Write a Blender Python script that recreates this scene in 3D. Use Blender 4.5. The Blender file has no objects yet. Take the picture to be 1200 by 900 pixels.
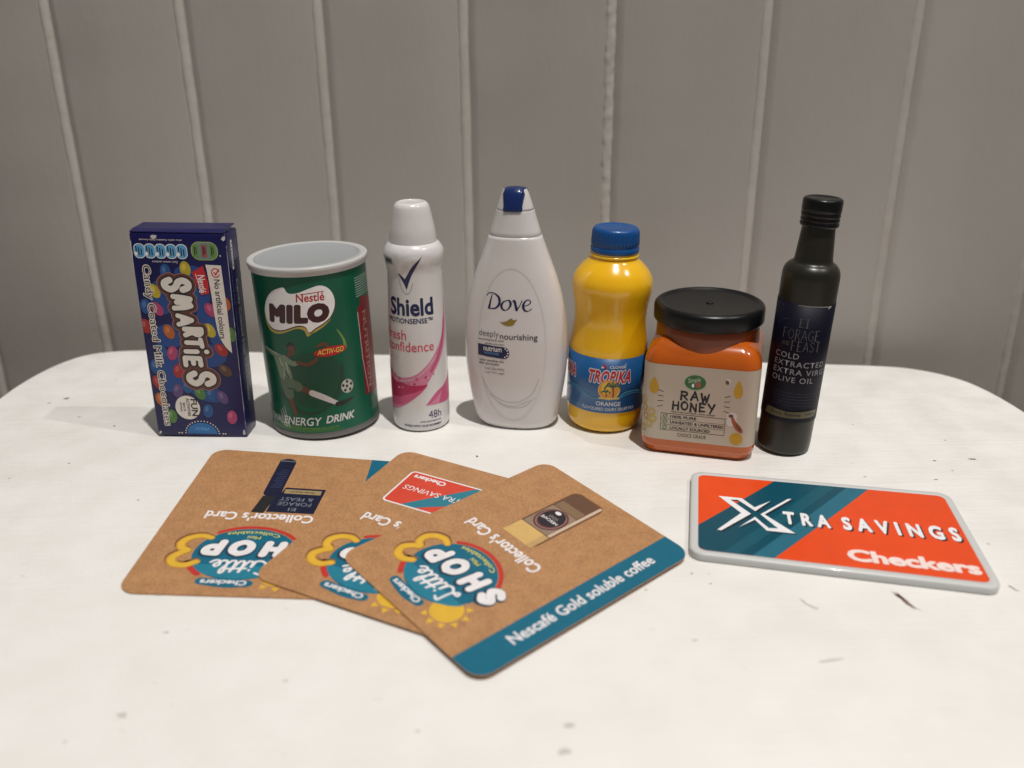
import bpy, bmesh, math, random
import numpy as np
from mathutils import Vector, Matrix, noise
from math import sin, cos, pi, radians, atan2, sqrt
S = bpy.context.scene
COL = S.collection
MM = 0.001
random.seed(7)

# ------------------------------------------------------------------ camera
cd = bpy.data.cameras.new('camera'); cam = bpy.data.objects.new('camera', cd); COL.objects.link(cam)
cd.sensor_width = 36; cd.lens = 1057/1200*36; cd.clip_start = 0.01; cd.clip_end = 20
cam.location = (0, 0, 0.160)
P_, R_ = radians(22.0), radians(-0.5)
fw = Vector((0, cos(P_), -sin(P_))); up0 = Vector((0, sin(P_), cos(P_))); rt0 = Vector((1, 0, 0))
rt = rt0*cos(R_) + up0*sin(R_); up = -rt0*sin(R_) + up0*cos(R_)
cam.matrix_world = Matrix(((rt.x, up.x, -fw.x, 0), (rt.y, up.y, -fw.y, 0), (rt.z, up.z, -fw.z, 0.160), (0, 0, 0, 1)))
cd.dof.use_dof = True; cd.dof.focus_distance = 0.345; cd.dof.aperture_fstop = 8.5
S.camera = cam

# ------------------------------------------------------------------ light
w = bpy.data.worlds.new('World'); S.world = w; w.use_nodes = True
bg = w.node_tree.nodes['Background']; bg.inputs[0].default_value = (1.0, 0.965, 0.93, 1); bg.inputs[1].default_value = 0.12
def lamp(name, d, dist, watt, col, r):
    l = bpy.data.lights.new(name, 'POINT'); l.energy = watt; l.color = col; l.shadow_soft_size = r
    o = bpy.data.objects.new(name, l); COL.objects.link(o)
    o.location = Vector((-.12, .34, 0)) + Vector(d).normalized()*dist
lamp('ceiling_lamp', (14.4, -18.2, 85.5), 2.6, 216, (1, .965, .92), .022)
lamp('ceiling_lamp_far', (56.4, -19, 85.5), 3.0, 66, (1, .945, .89), .022)
S.view_settings.view_transform = 'Standard'; S.view_settings.look = 'None'
S.view_settings.exposure = 0; S.view_settings.gamma = 1; S.view_settings.use_curve_mapping = False
S.render.engine = 'CYCLES'; S.cycles.max_bounces = 8; S.cycles.caustics_reflective = True

# ------------------------------------------------------------------ materials
MATS = {}
def mat(name, col, rough=.5, spec=.5, coat=0, metal=0, bump=0, bscale=400, var=0, vscale=60, sss=0, sssc=(1, .5, .3), trans=0, stretch=(1, 1, 1), rvar=0, croughness=.08):
    if name in MATS: return MATS[name]
    m = bpy.data.materials.new(name); m.use_nodes = True; nt = m.node_tree; N = nt.nodes; L = nt.links
    b = N['Principled BSDF']; c = (*col, 1)
    b.inputs['Base Color'].default_value = c; b.inputs['Roughness'].default_value = rough
    b.inputs['Specular IOR Level'].default_value = spec; b.inputs['Metallic'].default_value = metal
    b.inputs['Coat Weight'].default_value = coat; b.inputs['Coat Roughness'].default_value = croughness
    b.inputs['Transmission Weight'].default_value = trans
    if sss:
        b.inputs['Subsurface Weight'].default_value = sss; b.inputs['Subsurface Radius'].default_value = sssc
        b.inputs['Subsurface Scale'].default_value = .004
    tc = N.new('ShaderNodeTexCoord'); mp = N.new('ShaderNodeMapping'); mp.inputs['Scale'].default_value = stretch
    L.new(tc.outputs['Object'], mp.inputs[0])
    if var:
        n = N.new('ShaderNodeTexNoise'); n.inputs['Scale'].default_value = vscale; n.inputs['Detail'].default_value = 6; L.new(mp.outputs[0], n.inputs[0])
        r = N.new('ShaderNodeMapRange'); r.inputs[1].default_value = .3; r.inputs[2].default_value = .7; r.inputs[3].default_value = 1-var; r.inputs[4].default_value = 1+var; L.new(n.outputs[0], r.inputs[0])
        x = N.new('ShaderNodeVectorMath'); x.operation = 'SCALE'; x.inputs[0].default_value = col; L.new(r.outputs[0], x.inputs['Scale']); L.new(x.outputs[0], b.inputs['Base Color'])
    if rvar:
        n = N.new('ShaderNodeTexNoise'); n.inputs['Scale'].default_value = vscale*1.7; n.inputs['Detail'].default_value = 4; L.new(mp.outputs[0], n.inputs[0])
        r = N.new('ShaderNodeMapRange'); r.inputs[1].default_value = .3; r.inputs[2].default_value = .7; r.inputs[3].default_value = rough-rvar; r.inputs[4].default_value = rough+rvar
        L.new(n.outputs[0], r.inputs[0]); L.new(r.outputs[0], b.inputs['Roughness'])
    if bump:
        n = N.new('ShaderNodeTexNoise'); n.inputs['Scale'].default_value = bscale; n.inputs['Detail'].default_value = 5; L.new(mp.outputs[0], n.inputs[0])
        q = N.new('ShaderNodeBump'); q.inputs['Strength'].default_value = 1; q.inputs['Distance'].default_value = bump*MM; L.new(n.outputs[0], q.inputs['Height']); L.new(q.outputs[0], b.inputs['Normal'])
    MATS[name] = m; return m

def ink(name, col, rough=.42, coat=0, spec=.5): return mat(name, col, rough=rough, coat=coat, spec=spec, var=.05, vscale=300)

def table_material():
    m = mat('worn_white_paint', (.76, .745, .71), rough=.42)
    nt = m.node_tree; N = nt.nodes; L = nt.links; b = N['Principled BSDF']; tc = [n for n in N if n.type == 'TEX_COORD'][0]
    def noi(scale, st, det=4):
        mp = N.new('ShaderNodeMapping'); mp.inputs['Scale'].default_value = st; L.new(tc.outputs['Object'], mp.inputs[0])
        n = N.new('ShaderNodeTexNoise'); n.inputs['Scale'].default_value = scale; n.inputs['Detail'].default_value = det; L.new(mp.outputs[0], n.inputs[0]); return n
    stain = noi(9, (1, 1, 1)); fine = noi(60, (1, 1, 1), 6); brush = noi(420, (.09, 1.3, 1), 6); peel = noi(800, (1, 1, 1), 4); big = noi(34, (.25, 1, 1), 3)
    cr = N.new('ShaderNodeValToRGB'); cr.color_ramp.elements[0].position = .35; cr.color_ramp.elements[0].color = (.785, .772, .745, 1)
    cr.color_ramp.elements[1].position = .62; cr.color_ramp.elements[1].color = (.81, .80, .775, 1); L.new(stain.outputs[0], cr.inputs[0])
    mx = N.new('ShaderNodeMix'); mx.data_type = 'RGBA'; mx.blend_type = 'MULTIPLY'; mx.inputs[0].default_value = .5
    c2 = N.new('ShaderNodeValToRGB'); c2.color_ramp.elements[0].position = .36; c2.color_ramp.elements[0].color = (.95, .94, .925, 1); c2.color_ramp.elements[1].position = .6; L.new(fine.outputs[0], c2.inputs[0])
    L.new(cr.outputs[0], mx.inputs[6]); L.new(c2.outputs[0], mx.inputs[7])
    # tiny grey specks
    vo = N.new('ShaderNodeTexVoronoi'); vo.inputs['Scale'].default_value = 95; L.new(tc.outputs['Object'], vo.inputs[0])
    sp = N.new('ShaderNodeMapRange'); sp.inputs[1].default_value = .03; sp.inputs[2].default_value = .075; sp.inputs[3].default_value = 1; sp.inputs[4].default_value = 0; L.new(vo.outputs['Distance'], sp.inputs[0])
    sel = N.new('ShaderNodeMath'); sel.operation = 'GREATER_THAN'; sel.inputs[1].default_value = .86
    sx = N.new('ShaderNodeSeparateColor'); L.new(vo.outputs['Color'], sx.inputs[0]); L.new(sx.outputs[0], sel.inputs[0])
    mu = N.new('ShaderNodeMath'); mu.operation = 'MULTIPLY'; L.new(sp.outputs[0], mu.inputs[0]); L.new(sel.outputs[0], mu.inputs[1])
    mu2 = N.new('ShaderNodeMath'); mu2.operation = 'MULTIPLY'; mu2.inputs[1].default_value = .45; L.new(mu.outputs[0], mu2.inputs[0])
    m3 = N.new('ShaderNodeMix'); m3.data_type = 'RGBA'; L.new(mu2.outputs[0], m3.inputs[0]); L.new(mx.outputs[2], m3.inputs[6]); m3.inputs[7].default_value = (.22, .17, .13, 1)
    L.new(m3.outputs[2], b.inputs['Base Color'])
    a1 = N.new('ShaderNodeMath'); a1.operation = 'MULTIPLY_ADD'; a1.inputs[1].default_value = 1.6; L.new(brush.outputs[0], a1.inputs[0]); L.new(peel.outputs[0], a1.inputs[2])
    a2 = N.new('ShaderNodeMath'); a2.operation = 'MULTIPLY_ADD'; a2.inputs[1].default_value = .9; L.new(big.outputs[0], a2.inputs[0]); L.new(a1.outputs[0], a2.inputs[2])
    q = N.new('ShaderNodeBump'); q.inputs['Distance'].default_value = .00013; L.new(a2.outputs[0], q.inputs['Height']); L.new(q.outputs[0], b.inputs['Normal'])
    r = N.new('ShaderNodeMapRange'); r.inputs[1].default_value = .3; r.inputs[2].default_value = .7; r.inputs[3].default_value = .30; r.inputs[4].default_value = .52; L.new(fine.outputs[0], r.inputs[0]); L.new(r.outputs[0], b.inputs['Roughness'])
    return m

# ------------------------------------------------------------------ objects
def tag(o, label=None, cat=None, group=None, kind=None):
    for k, v in (('label', label), ('category', cat), ('group', group), ('kind', kind)):
        if v: o[k] = v
def empty(name, x=0, y=0, z=0, yaw=0, tilt=0, **kw):
    o = bpy.data.objects.new(name, None); COL.objects.link(o); o.empty_display_size = .02
    M = Matrix.Rotation(radians(tilt), 4, 'Y') @ Matrix.Rotation(radians(yaw), 4, 'Z')
    o.rotation_euler = M.to_euler(); o.location = (x*MM, y*MM, z*MM); tag(o, **kw); return o
def link(name, me, m, parent=None, smooth=True):
    o = bpy.data.objects.new(name, me); COL.objects.link(o)
    if m: me.materials.append(m)
    if parent: o.parent = parent
    if smooth: me.polygons.foreach_set('use_smooth', [True]*len(me.polygons))
    return o
def mesh(name, V, F, m, parent=None, smooth=True, sharp=None):
    me = bpy.data.meshes.new(name); me.from_pydata([(a*MM, b*MM, c*MM) for a, b, c in V], [], F); me.validate(); me.update()
    o = link(name, me, m, parent, smooth)
    if sharp:
        bm = bmesh.new(); bm.from_mesh(me)
        for e in bm.edges:
            if len(e.link_faces) == 2 and e.calc_face_angle(0) > radians(sharp): e.smooth = False
        bm.to_mesh(me); bm.free()
    return o
def rings(name, R, m, parent=None, cap0=True, cap1=True, sharp=None):
    """loft a list of equal-length closed rings, bottom to top"""
    n = len(R[0]); V = [p for r in R for p in r]; F = []
    for i in range(len(R)-1):
        for j in range(n):
            k = (j+1) % n; F.append((i*n+j, i*n+k, (i+1)*n+k, (i+1)*n+j))
    if cap0: F.append(tuple(range(n-1, -1, -1)))
    if cap1: F.append(tuple((len(R)-1)*n+j for j in range(n)))
    return mesh(name, V, F, m, parent, sharp=sharp)
def lathe(name, prof, m, parent=None, n=96, cap0=True, cap1=True, rf=None, sharp=None):
    R = []
    for r, z in prof:
        ring = []
        for j in range(n):
            a = 2*pi*j/n; rr = max(r, .01) + (rf(a, z, r) if rf else 0); ring.append((rr*sin(a), -rr*cos(a), z))
        R.append(ring)
    return rings(name, R, m, parent, cap0, cap1, sharp)
def cat(P, n=8, closed=False):
    """Catmull-Rom through points"""
    P = [np.array(p, float) for p in P]; out = []; m = len(P)
    rng = range(m if closed else m-1)
    for i in rng:
        p1, p2 = P[i], P[(i+1) % m]
        p0 = P[i-1] if (closed or i > 0) else 2*p1-p2
        p3 = P[(i+2) % m] if (closed or i+2 < m) else 2*p2-p1
        for k in range(n):
            t = k/n; out.append(.5*((2*p1)+(p2-p0)*t+(2*p0-5*p1+4*p2-p3)*t*t+(3*p1-p0-3*p2+p3)*t**3))
    if not closed: out.append(P[-1])
    return [tuple(p) for p in out]
def smoothprof(P, n=5): return [(max(a, .01), b) for a, b in cat(P, n)]

# ------------------------------------------------------------------ flat print shapes (2D)
def _mesh_of(cu):
    ob = bpy.data.objects.new('tmp', cu); me = bpy.data.meshes.new_from_object(ob)
    V = np.array([v.co[:2] for v in me.vertices]).reshape(-1, 2); F = [tuple(p.vertices) for p in me.polygons]
    bpy.data.objects.remove(ob); bpy.data.meshes.remove(me); bpy.data.curves.remove(cu); return V, F
def poly(*loops):
    cu = bpy.data.curves.new('p', 'CURVE'); cu.dimensions = '2D'; cu.fill_mode = 'FRONT'
    sc = 1.0
    for l in loops:
        s = cu.splines.new('POLY'); s.points.add(len(l)-1)
        for i, p in enumerate(l): s.points[i].co = (p[0]*sc, p[1]*sc, 0, 1)
        s.use_cyclic_u = True
    return _mesh_of(cu)
def text(s, box=None, fit0=False, ff=.6, bold=0, shear=0, space=1, size=None, at=(0, 0), rot=0, lsp=1, align='LEFT'):
    cu = bpy.data.curves.new('t', 'FONT'); cu.body = s; cu.size = 10; cu.offset = 0 if bold > .012 else bold*10; cu.shear = shear
    cu.space_character = space; cu.space_line = lsp; cu.resolution_u = 3; cu.align_x = align
    V, F = _mesh_of(cu); V = V/10
    mn, mx = V.min(0), V.max(0)
    if bold > .012: V, F = fatten(V, F, bold*(1 if fit0 else ff))
    if not fit0: mn, mx = V.min(0), V.max(0)
    if box is not None:
        x0, y0, x1, y1 = box; d = np.maximum(mx-mn, 1e-6)
        V = (V-mn)/d*np.array([x1-x0, y1-y0])+np.array([x0, y0])
    elif size: V = V*size+np.array(at)
    if rot:
        c = np.array(at if box is None else ((box[0]+box[2])/2, (box[1]+box[3])/2)); a = radians(rot); M = np.array([[cos(a), -sin(a)], [sin(a), cos(a)]]); V = (V-c)@M.T+c
    return V, F
def fatten(V, F, d, h=.02):
    """grow flat letters by d with a distance field, so corners stay clean"""
    key = V.round(5); uniq, inv = np.unique(key, axis=0, return_inverse=True); inv = inv.ravel()
    cnt = {}
    for f in F:
        f = [int(inv[i]) for i in f]
        for a, b in zip(f, f[1:]+f[:1]): cnt[(min(a, b), max(a, b))] = cnt.get((min(a, b), max(a, b)), 0)+1
    h = max(h, d*.35); m = d+2.5*h; lo = V.min(0)-m-h; hi = V.max(0)+m+h
    nx, ny = [int(v)+2 for v in ((hi-lo)/h)]; gx = lo[0]+h*np.arange(nx); gy = lo[1]+h*np.arange(ny)
    D = np.full((nx, ny), m)
    def win(p): a = np.maximum(((p.min(0)-m-lo)/h).astype(int), 0); b = ((p.max(0)+m-lo)/h).astype(int)+2; return slice(a[0], b[0]), slice(a[1], b[1])
    for (a, b), c in cnt.items():
        if c != 1: continue
        p, q = uniq[a], uniq[b]; sx, sy = win(np.array([p, q])); X, Y = np.meshgrid(gx[sx], gy[sy], indexing='ij'); e = q-p; L2 = max(1e-12, float(e@e))
        t = np.clip(((X-p[0])*e[0]+(Y-p[1])*e[1])/L2, 0, 1); D[sx, sy] = np.minimum(D[sx, sy], np.hypot(X-p[0]-t*e[0], Y-p[1]-t*e[1]))
    I = np.zeros((nx, ny), bool)
    for f in F:
        P = V[list(f)]; a = np.maximum(((P.min(0)-lo)/h).astype(int), 0); b = ((P.max(0)-lo)/h).astype(int)+2; sx, sy = slice(a[0], b[0]), slice(a[1], b[1])
        X, Y = np.meshgrid(gx[sx], gy[sy], indexing='ij'); ok1 = np.ones(X.shape, bool); ok2 = np.ones(X.shape, bool)
        for i in range(len(P)):
            u, v = P[i], P[(i+1) % len(P)]; cr = (v[0]-u[0])*(Y-u[1])-(v[1]-u[1])*(X-u[0]); ok1 &= cr >= -1e-9; ok2 &= cr <= 1e-9
        I[sx, sy] |= ok1 | ok2
    D = np.where(I, -D, D)-d
    D[0, :] = D[-1, :] = h; D[:, 0] = D[:, -1] = h
    return contour(D, lo, h)
def ell(cx, cy, a, b, rot=0, n=28):
    r = radians(rot); return [(cx+a*cos(t)*cos(r)-b*sin(t)*sin(r), cy+a*cos(t)*sin(r)+b*sin(t)*cos(r)) for t in (2*pi*k/n for k in range(n))]
def rrect(x0, y0, x1, y1, r, n=6):
    P = []
    for cx, cy, a in ((x1-r, y0+r, -90), (x1-r, y1-r, 0), (x0+r, y1-r, 90), (x0+r, y0+r, 180)):
        for k in range(n+1): t = radians(a+90*k/n); P.append((cx+r*cos(t), cy+r*sin(t)))
    return P
def stroke(paths, grow=0, res=None):
    """union of fat polylines (x, y, radius) as a filled shape: distance field + marching squares"""
    A = []
    for p in paths:
        for i in range(len(p)-1): A.append((*p[i], *p[i+1]))
        if len(p) == 1: A.append((*p[0], *p[0]))
    A = np.array(A, float); rmax = max(A[:, 2].max(), A[:, 5].max())+grow
    lo = np.minimum(A[:, :2].min(0), A[:, 3:5].min(0))-rmax-.3*rmax; hi = np.maximum(A[:, :2].max(0), A[:, 3:5].max(0))+rmax*1.3
    h = res or max(min(rmax/3.2, .35), float((hi-lo).max())/230)
    nx, ny = [int(v)+2 for v in ((hi-lo)/h)]
    X, Y = np.meshgrid(lo[0]+h*np.arange(nx), lo[1]+h*np.arange(ny), indexing='ij'); D = np.full(X.shape, 1e9)
    for x1, y1, r1, x2, y2, r2 in A:
        dx, dy = x2-x1, y2-y1; L2 = dx*dx+dy*dy
        t = np.clip(((X-x1)*dx+(Y-y1)*dy)/L2, 0, 1) if L2 > 1e-12 else np.zeros_like(X)
        D = np.minimum(D, np.hypot(X-x1-t*dx, Y-y1-t*dy)-(r1+(r2-r1)*t)-grow)
    return contour(D, lo, h)
def contour(D, lo, h):
    nx, ny = D.shape; I = D < 0; nxt = {}; pt = {}
    s = I[:-1, :-1].astype(int)+2*I[1:, :-1]+4*I[1:, 1:]+8*I[:-1, 1:]
    def E(k, i, j):
        if k == 0: a, b = (i, j), (i+1, j)
        elif k == 1: a, b = (i+1, j), (i+1, j+1)
        elif k == 2: a, b = (i, j+1), (i+1, j+1)
        else: a, b = (i, j), (i, j+1)
        key = (a, b)
        if key not in pt:
            da, db = D[a], D[b]; t = da/(da-db) if da != db else .5
            pt[key] = (lo[0]+h*(a[0]+t*(b[0]-a[0])), lo[1]+h*(a[1]+t*(b[1]-a[1])))
        return key
    T = {1: [(3, 0)], 2: [(0, 1)], 3: [(3, 1)], 4: [(1, 2)], 5: [(3, 0), (1, 2)], 6: [(0, 2)], 7: [(3, 2)], 8: [(2, 3)], 9: [(2, 0)], 10: [(0, 1), (2, 3)], 11: [(2, 1)], 12: [(1, 3)], 13: [(1, 0)], 14: [(0, 3)]}
    for i, j in zip(*np.where((s > 0) & (s < 15))):
        i, j = int(i), int(j)
        for a, b in T[int(s[i, j])]: nxt[E(a, i, j)] = E(b, i, j)
    loops = []; seen = set()
    for k in list(nxt):
        if k in seen: continue
        l = []; c = k
        while c not in seen and c in nxt: seen.add(c); l.append(pt[c]); c = nxt[c]
        if len(l) > 3:
            q = [l[0]]
            for n_ in range(1, len(l)-1):
                a, b, c_ = q[-1], l[n_], l[n_+1]
                if abs((b[0]-a[0])*(c_[1]-a[1])-(b[1]-a[1])*(c_[0]-a[0])) > .03*h*h or math.dist(a, b) > 1.5*h*3: q.append(b)
            q.append(l[-1]); loops.append(q)
    return poly(*loops)
def join(*sh):
    V = []; F = []; o = 0
    for v, f in sh: V.append(v); F += [tuple(i+o for i in t) for t in f]; o += len(v)
    return np.vstack(V), F
def W(pts, r, n=6, closed=False):
    """fat smooth path: pts (x,y) or (x,y,r)"""
    P = [(p[0], p[1], p[2] if len(p) > 2 else r) for p in pts]
    return cat(P, n, closed)+([cat(P, n, closed)[0]] if closed else [])

class Surf:
    """maps print coordinates (u, v mm) to a surface of a thing; every print sits a hair above what it covers"""
    def __init__(s, fn, du=0, dv=0, out=lambda p: p): s.fn, s.du, s.dv = fn, du, dv
    def put(s, name, shape, m, parent, off, label=None):
        V, F = shape
        bm = bmesh.new(); vs = [bm.verts.new((float(a), float(b), 0)) for a, b in V]
        for f in F:
            try: bm.faces.new([vs[i] for i in f])
            except ValueError: pass
        mn, mx = V.min(0), V.max(0)
        for ax, d in ((0, s.du), (1, s.dv)):
            if d:
                k = math.ceil(mn[ax]/d)*d
                while k < mx[ax]:
                    no = (1, 0, 0) if ax == 0 else (0, 1, 0); co = (k, 0, 0) if ax == 0 else (0, k, 0)
                    bmesh.ops.bisect_plane(bm, geom=bm.verts[:]+bm.edges[:]+bm.faces[:], dist=1e-5, plane_co=co, plane_no=no); k += d
        bmesh.ops.triangulate(bm, faces=bm.faces[:])
        bm.normal_update()
        for f in bm.faces:
            if f.normal.z < 0: f.normal_flip()
        for v in bm.verts:
            u, q = v.co.x, v.co.y; v.co = Vector(s.fn(u, q, off))*MM
        # orientation test against outward displacement
        bm.normal_update(); f = max(bm.faces, key=lambda f: f.calc_area()); c = Vector(s.fn((mn[0]+mx[0])/2, (mn[1]+mx[1])/2, 5))-Vector(s.fn((mn[0]+mx[0])/2, (mn[1]+mx[1])/2, 0))
        if f.normal.dot(c) < 0:
            for g in bm.faces: g.normal_flip()
        me = bpy.data.meshes.new(name); bm.to_mesh(me); bm.free()
        o = link(name, me, m, parent)
        if label: o['label'] = label
        return o
def cylsurf(rf, du=1.0, dv=0):
    R0 = rf(0) if callable(rf) else rf
    g = rf if callable(rf) else (lambda z: R0)
    return Surf(lambda u, v, o: ((g(v)+o)*sin(u/R0), -(g(v)+o)*cos(u/R0), v), du, dv)

# ================================================================== SETTING
wallpaint = mat('greige_wall_paint', (.432, .407, .378), rough=.44, bump=.12, bscale=420, var=.04, vscale=22, rvar=.07, stretch=(1, 1, .3))
nt_ = wallpaint.node_tree; oi = nt_.nodes.new('ShaderNodeObjectInfo'); mr_ = nt_.nodes.new('ShaderNodeMapRange'); mr_.inputs[3].default_value = .955; mr_.inputs[4].default_value = 1.045; nt_.links.new(oi.outputs['Random'], mr_.inputs[0])
sv_ = nt_.nodes.new('ShaderNodeVectorMath'); sv_.operation = 'SCALE'; bs_ = nt_.nodes['Principled BSDF']; nt_.links.new(bs_.inputs['Base Color'].links[0].from_socket, sv_.inputs[0]); nt_.links.new(mr_.outputs[0], sv_.inputs['Scale']); nt_.links.new(sv_.outputs[0], bs_.inputs['Base Color'])
wall = empty('panelled_wall', 0, 0, 0); tag(wall, 'greige painted wall of upright boards with rounded grooves behind the table', 'wall', kind='structure')
WK = -.11; WD = 458
GX = [-509, -439, -369.5, -299.5, -229.8, -160.3, -91.7, -21.4, 47.9, 118.6, 184.8, 252.5, 322, 392, 462, 532]
def wallpt(x, d, z): # d: depth behind the face
    n = Vector((WK, -1)).normalized(); return (x-n.x*d, WD+WK*x-n.y*d, z)
Z0, Z1 = -448, 640
for i in range(len(GX)-1):
    a, b = GX[i], GX[i+1]; hw = 2.4; hl = 5.2; dp = 3.0
    prof = [(a+.05, dp+4), (a+.05, dp), (a+.9, dp*.86), (a+hl*.6, dp*.36), (a+hl, dp*.06), (a+hl+1.2, 0), (b-hw-1.2, 0), (b-hw, dp*.06), (b-hw*.62, dp*.33), (b-.8, dp*.86), (b-.05, dp), (b-.05, dp+4)]
    zs = [Z0, -200]+list(np.arange(-40, 330, 3.0))+[Z1]; rough = 1.0 if i in (7, 8) else .35
    V = []; F = []
    for z in zs:
        for k, (x, d) in enumerate(prof):
            j = 0
            if k in (2, 3, 4, 7, 8, 9): j = noise.noise(Vector((x*.05+i*3, z*.22, k))) * .35*rough + noise.noise(Vector((i, z*.03, k//6)))*.5
            V.append(wallpt(x+j, d+j*.4, z))
    n = len(prof)
    for q in range(len(zs)-1):
        for k in range(n-1): F.append((q*n+k, q*n+k+1, (q+1)*n+k+1, (q+1)*n+k))
    mesh('wall_board', V, F, wallpaint, wall)
lit_groove = mat('lit_groove_tone', (.485, .458, .42), rough=.40, bump=.12, bscale=260, var=.05, vscale=60)  # paler than the boards: the groove's lit side put into the colour
for i in range(1, len(GX)-1):  # bead added in each groove to carry its bright strip
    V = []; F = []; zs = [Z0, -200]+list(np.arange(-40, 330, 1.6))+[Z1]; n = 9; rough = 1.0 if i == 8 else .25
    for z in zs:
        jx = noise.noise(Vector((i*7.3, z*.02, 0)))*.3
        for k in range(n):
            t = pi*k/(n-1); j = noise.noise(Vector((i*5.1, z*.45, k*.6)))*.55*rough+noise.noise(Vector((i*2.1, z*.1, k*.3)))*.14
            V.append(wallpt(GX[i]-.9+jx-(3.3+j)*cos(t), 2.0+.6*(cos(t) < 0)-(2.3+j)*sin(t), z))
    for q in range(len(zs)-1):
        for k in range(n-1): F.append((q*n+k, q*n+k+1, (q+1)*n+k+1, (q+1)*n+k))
    mesh('lit_groove_bead', V, F, lit_groove, wall)
V = [wallpt(x, d, z) for d in (7, 17) for z in (Z0, Z1) for x in (GX[0]-20, GX[-1]+20)]
mesh('wall_backing', V, [(0, 1, 3, 2), (4, 6, 7, 5), (0, 2, 6, 4), (1, 5, 7, 3), (2, 3, 7, 6), (0, 4, 5, 1)], wallpaint, wall, smooth=False)
floor = mesh('floor', [(-1500, -1200, -450), (1500, -1200, -450), (1500, 620, -450), (-1500, 620, -450)], [(0, 1, 2, 3)], mat('brown_floor', (.16, .10, .065), rough=.5, var=.2, vscale=8), smooth=False); tag(floor, kind='structure')

# ---- table
white = table_material()
table = empty('painted_table', -12, 250, -450, label='small white painted table with rounded corners and worn brushed top', cat='table')
OUT = cat([(-238, 372), (-237, 404), (-231, 430), (-219, 445.5), (-195, 450), (-162, 448), (-71, 440.5), (20, 433), (125, 424), (182, 417.5), (200, 411.5), (213, 400), (220, 384), (224, 360), (226, 320), (224, 260), (221, 190), (216, 120), (207, 96), (190, 84), (160, 81), (0, 90), (-170, 100), (-206, 106), (-226, 120), (-236, 142), (-240, 180), (-241, 280)], 6, True)
def outline(inset=0):
    P = [np.array(p) for p in OUT]; n = len(P); out = []
    for i in range(n):
        t = P[(i+1) % n]-P[i-1]; t = t/np.hypot(*t); out.append((P[i][0]-t[1]*-inset*-1*-1, P[i][1]+t[0]*-inset) if False else (P[i][0]+t[1]*inset, P[i][1]-t[0]*inset))
    return out[::-1]
def tabletop():
    R = []
    for ins, z in ((2.5, -18), (.7, -17.2), (0, -15), (0, -3.0), (.35, -1.5), (1.2, -.45), (2.6, 0)): R.append([(x+12, y-250, z+450) for x, y in outline(ins)])
    return rings('tabletop', R, white, table)
top = tabletop()
for lx, ly in ((-205, 120), (175, 100), (-190, 400), (170, 375)):
    lathe('leg', [(11, .5), (12, 2), (19, 430), (19, 431.8)], white, None, n=24).parent = table
    o = bpy.data.objects[-1] if False else [c for c in table.children if c.name.startswith('leg')][-1]
    o.location = ((lx+12)*MM, (ly-250)*MM, 0)
chip = ink('bare_brown_wood', (.21, .12, .085), .7); dark = ink('dark_speck', (.13, .105, .085), .7); faint = ink('faint_grey_smear', (.56, .53, .49), .5)
def blot(x, y, a, b, rot, m, name, seed=0, off=.03):
    rnd = random.Random(seed); P = []
    n = 18; r = radians(rot)
    for k in range(n):
        t = 2*pi*k/n; q = 1+rnd.uniform(-.38, .38); px, py = a*q*cos(t), b*q*sin(t)
        P.append((x+px*cos(r)-py*sin(r), y+px*sin(r)+py*cos(r)))
    Surf(lambda u, v, o: (u+12, v-250, 450+o)).put(name, poly(P), m, table, off)
blot(115.2, 223, 4.4, .8, -72, chip, 'scratch', 1); blot(114.5, 224.6, 1.8, .4, -60, chip, 'scratch', 2); blot(116.6, 219.5, 2.8, .16, -50, chip, 'scratch', 21)
blot(86.4, 221, 3.0, .2, -62, faint, 'scratch', 3); blot(87.6, 219.8, 2.2, .15, -40, chip, 'scratch', 31); blot(85.4, 222.4, 1.8, .18, -75, faint, 'scratch', 32)
blot(150.2, 228.6, 1.3, .35, -60, chip, 'scratch', 4); blot(151.0, 227, .7, .18, -40, chip, 'scratch', 41)
for i, (x, y, a, b, r) in enumerate([(-14.1, 320, .5, .8, 20), (55.4, 237.6, .35, .3, 0), (-135.5, 287.1, .55, .3, 20), (157.5, 297.4, .8, .25, 10), (-205, 383, 1.2, .8, 10), (-210.6, 378, .8, .35, 30), (-170.5, 352, .5, .5, 0), (-174, 317, .4, .3, 0),
        (179, 313.8, 1.3, .6, -10), (163.6, 312.7, .6, .4, 0), (176, 330.8, .5, .3, 0), (-114, 265.6, .3, .3, 0), (-3, 301, .35, .25, 0), (144, 347, .4, .25, 0), (60, 232, .5, .2, 30), (-190, 362, .7, .3, 40), (132, 300, .6, .25, 0), (101, 250, .3, .2, 0)]):
    blot(x, y, a, b, r, dark, 'paint_chip', i+50)
for i, (x, y, a, b) in enumerate([(-98, 177.9, 1.3, 1.0), (13.4, 173, 1.6, .7), (11.7, 164.5, 1.5, .9), (-15.4, 217.8, .7, .5), (-98.4, 210.7, .9, .5), (84, 196, 4, .5), (50, 205, 1, .4), (-60, 190, .8, .4)]):
    blot(x, y, a, b, 10, faint, 'smudge', i+90)

rs = random.Random(11)
for i in range(26):
    x, y = rs.uniform(-190, 200), rs.uniform(165, 410)
    a = rs.uniform(-25, 25); blot(x, y, rs.uniform(.5, 1.4), rs.uniform(.05, .11), a, faint, 'hairline_mark', i+200)

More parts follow.
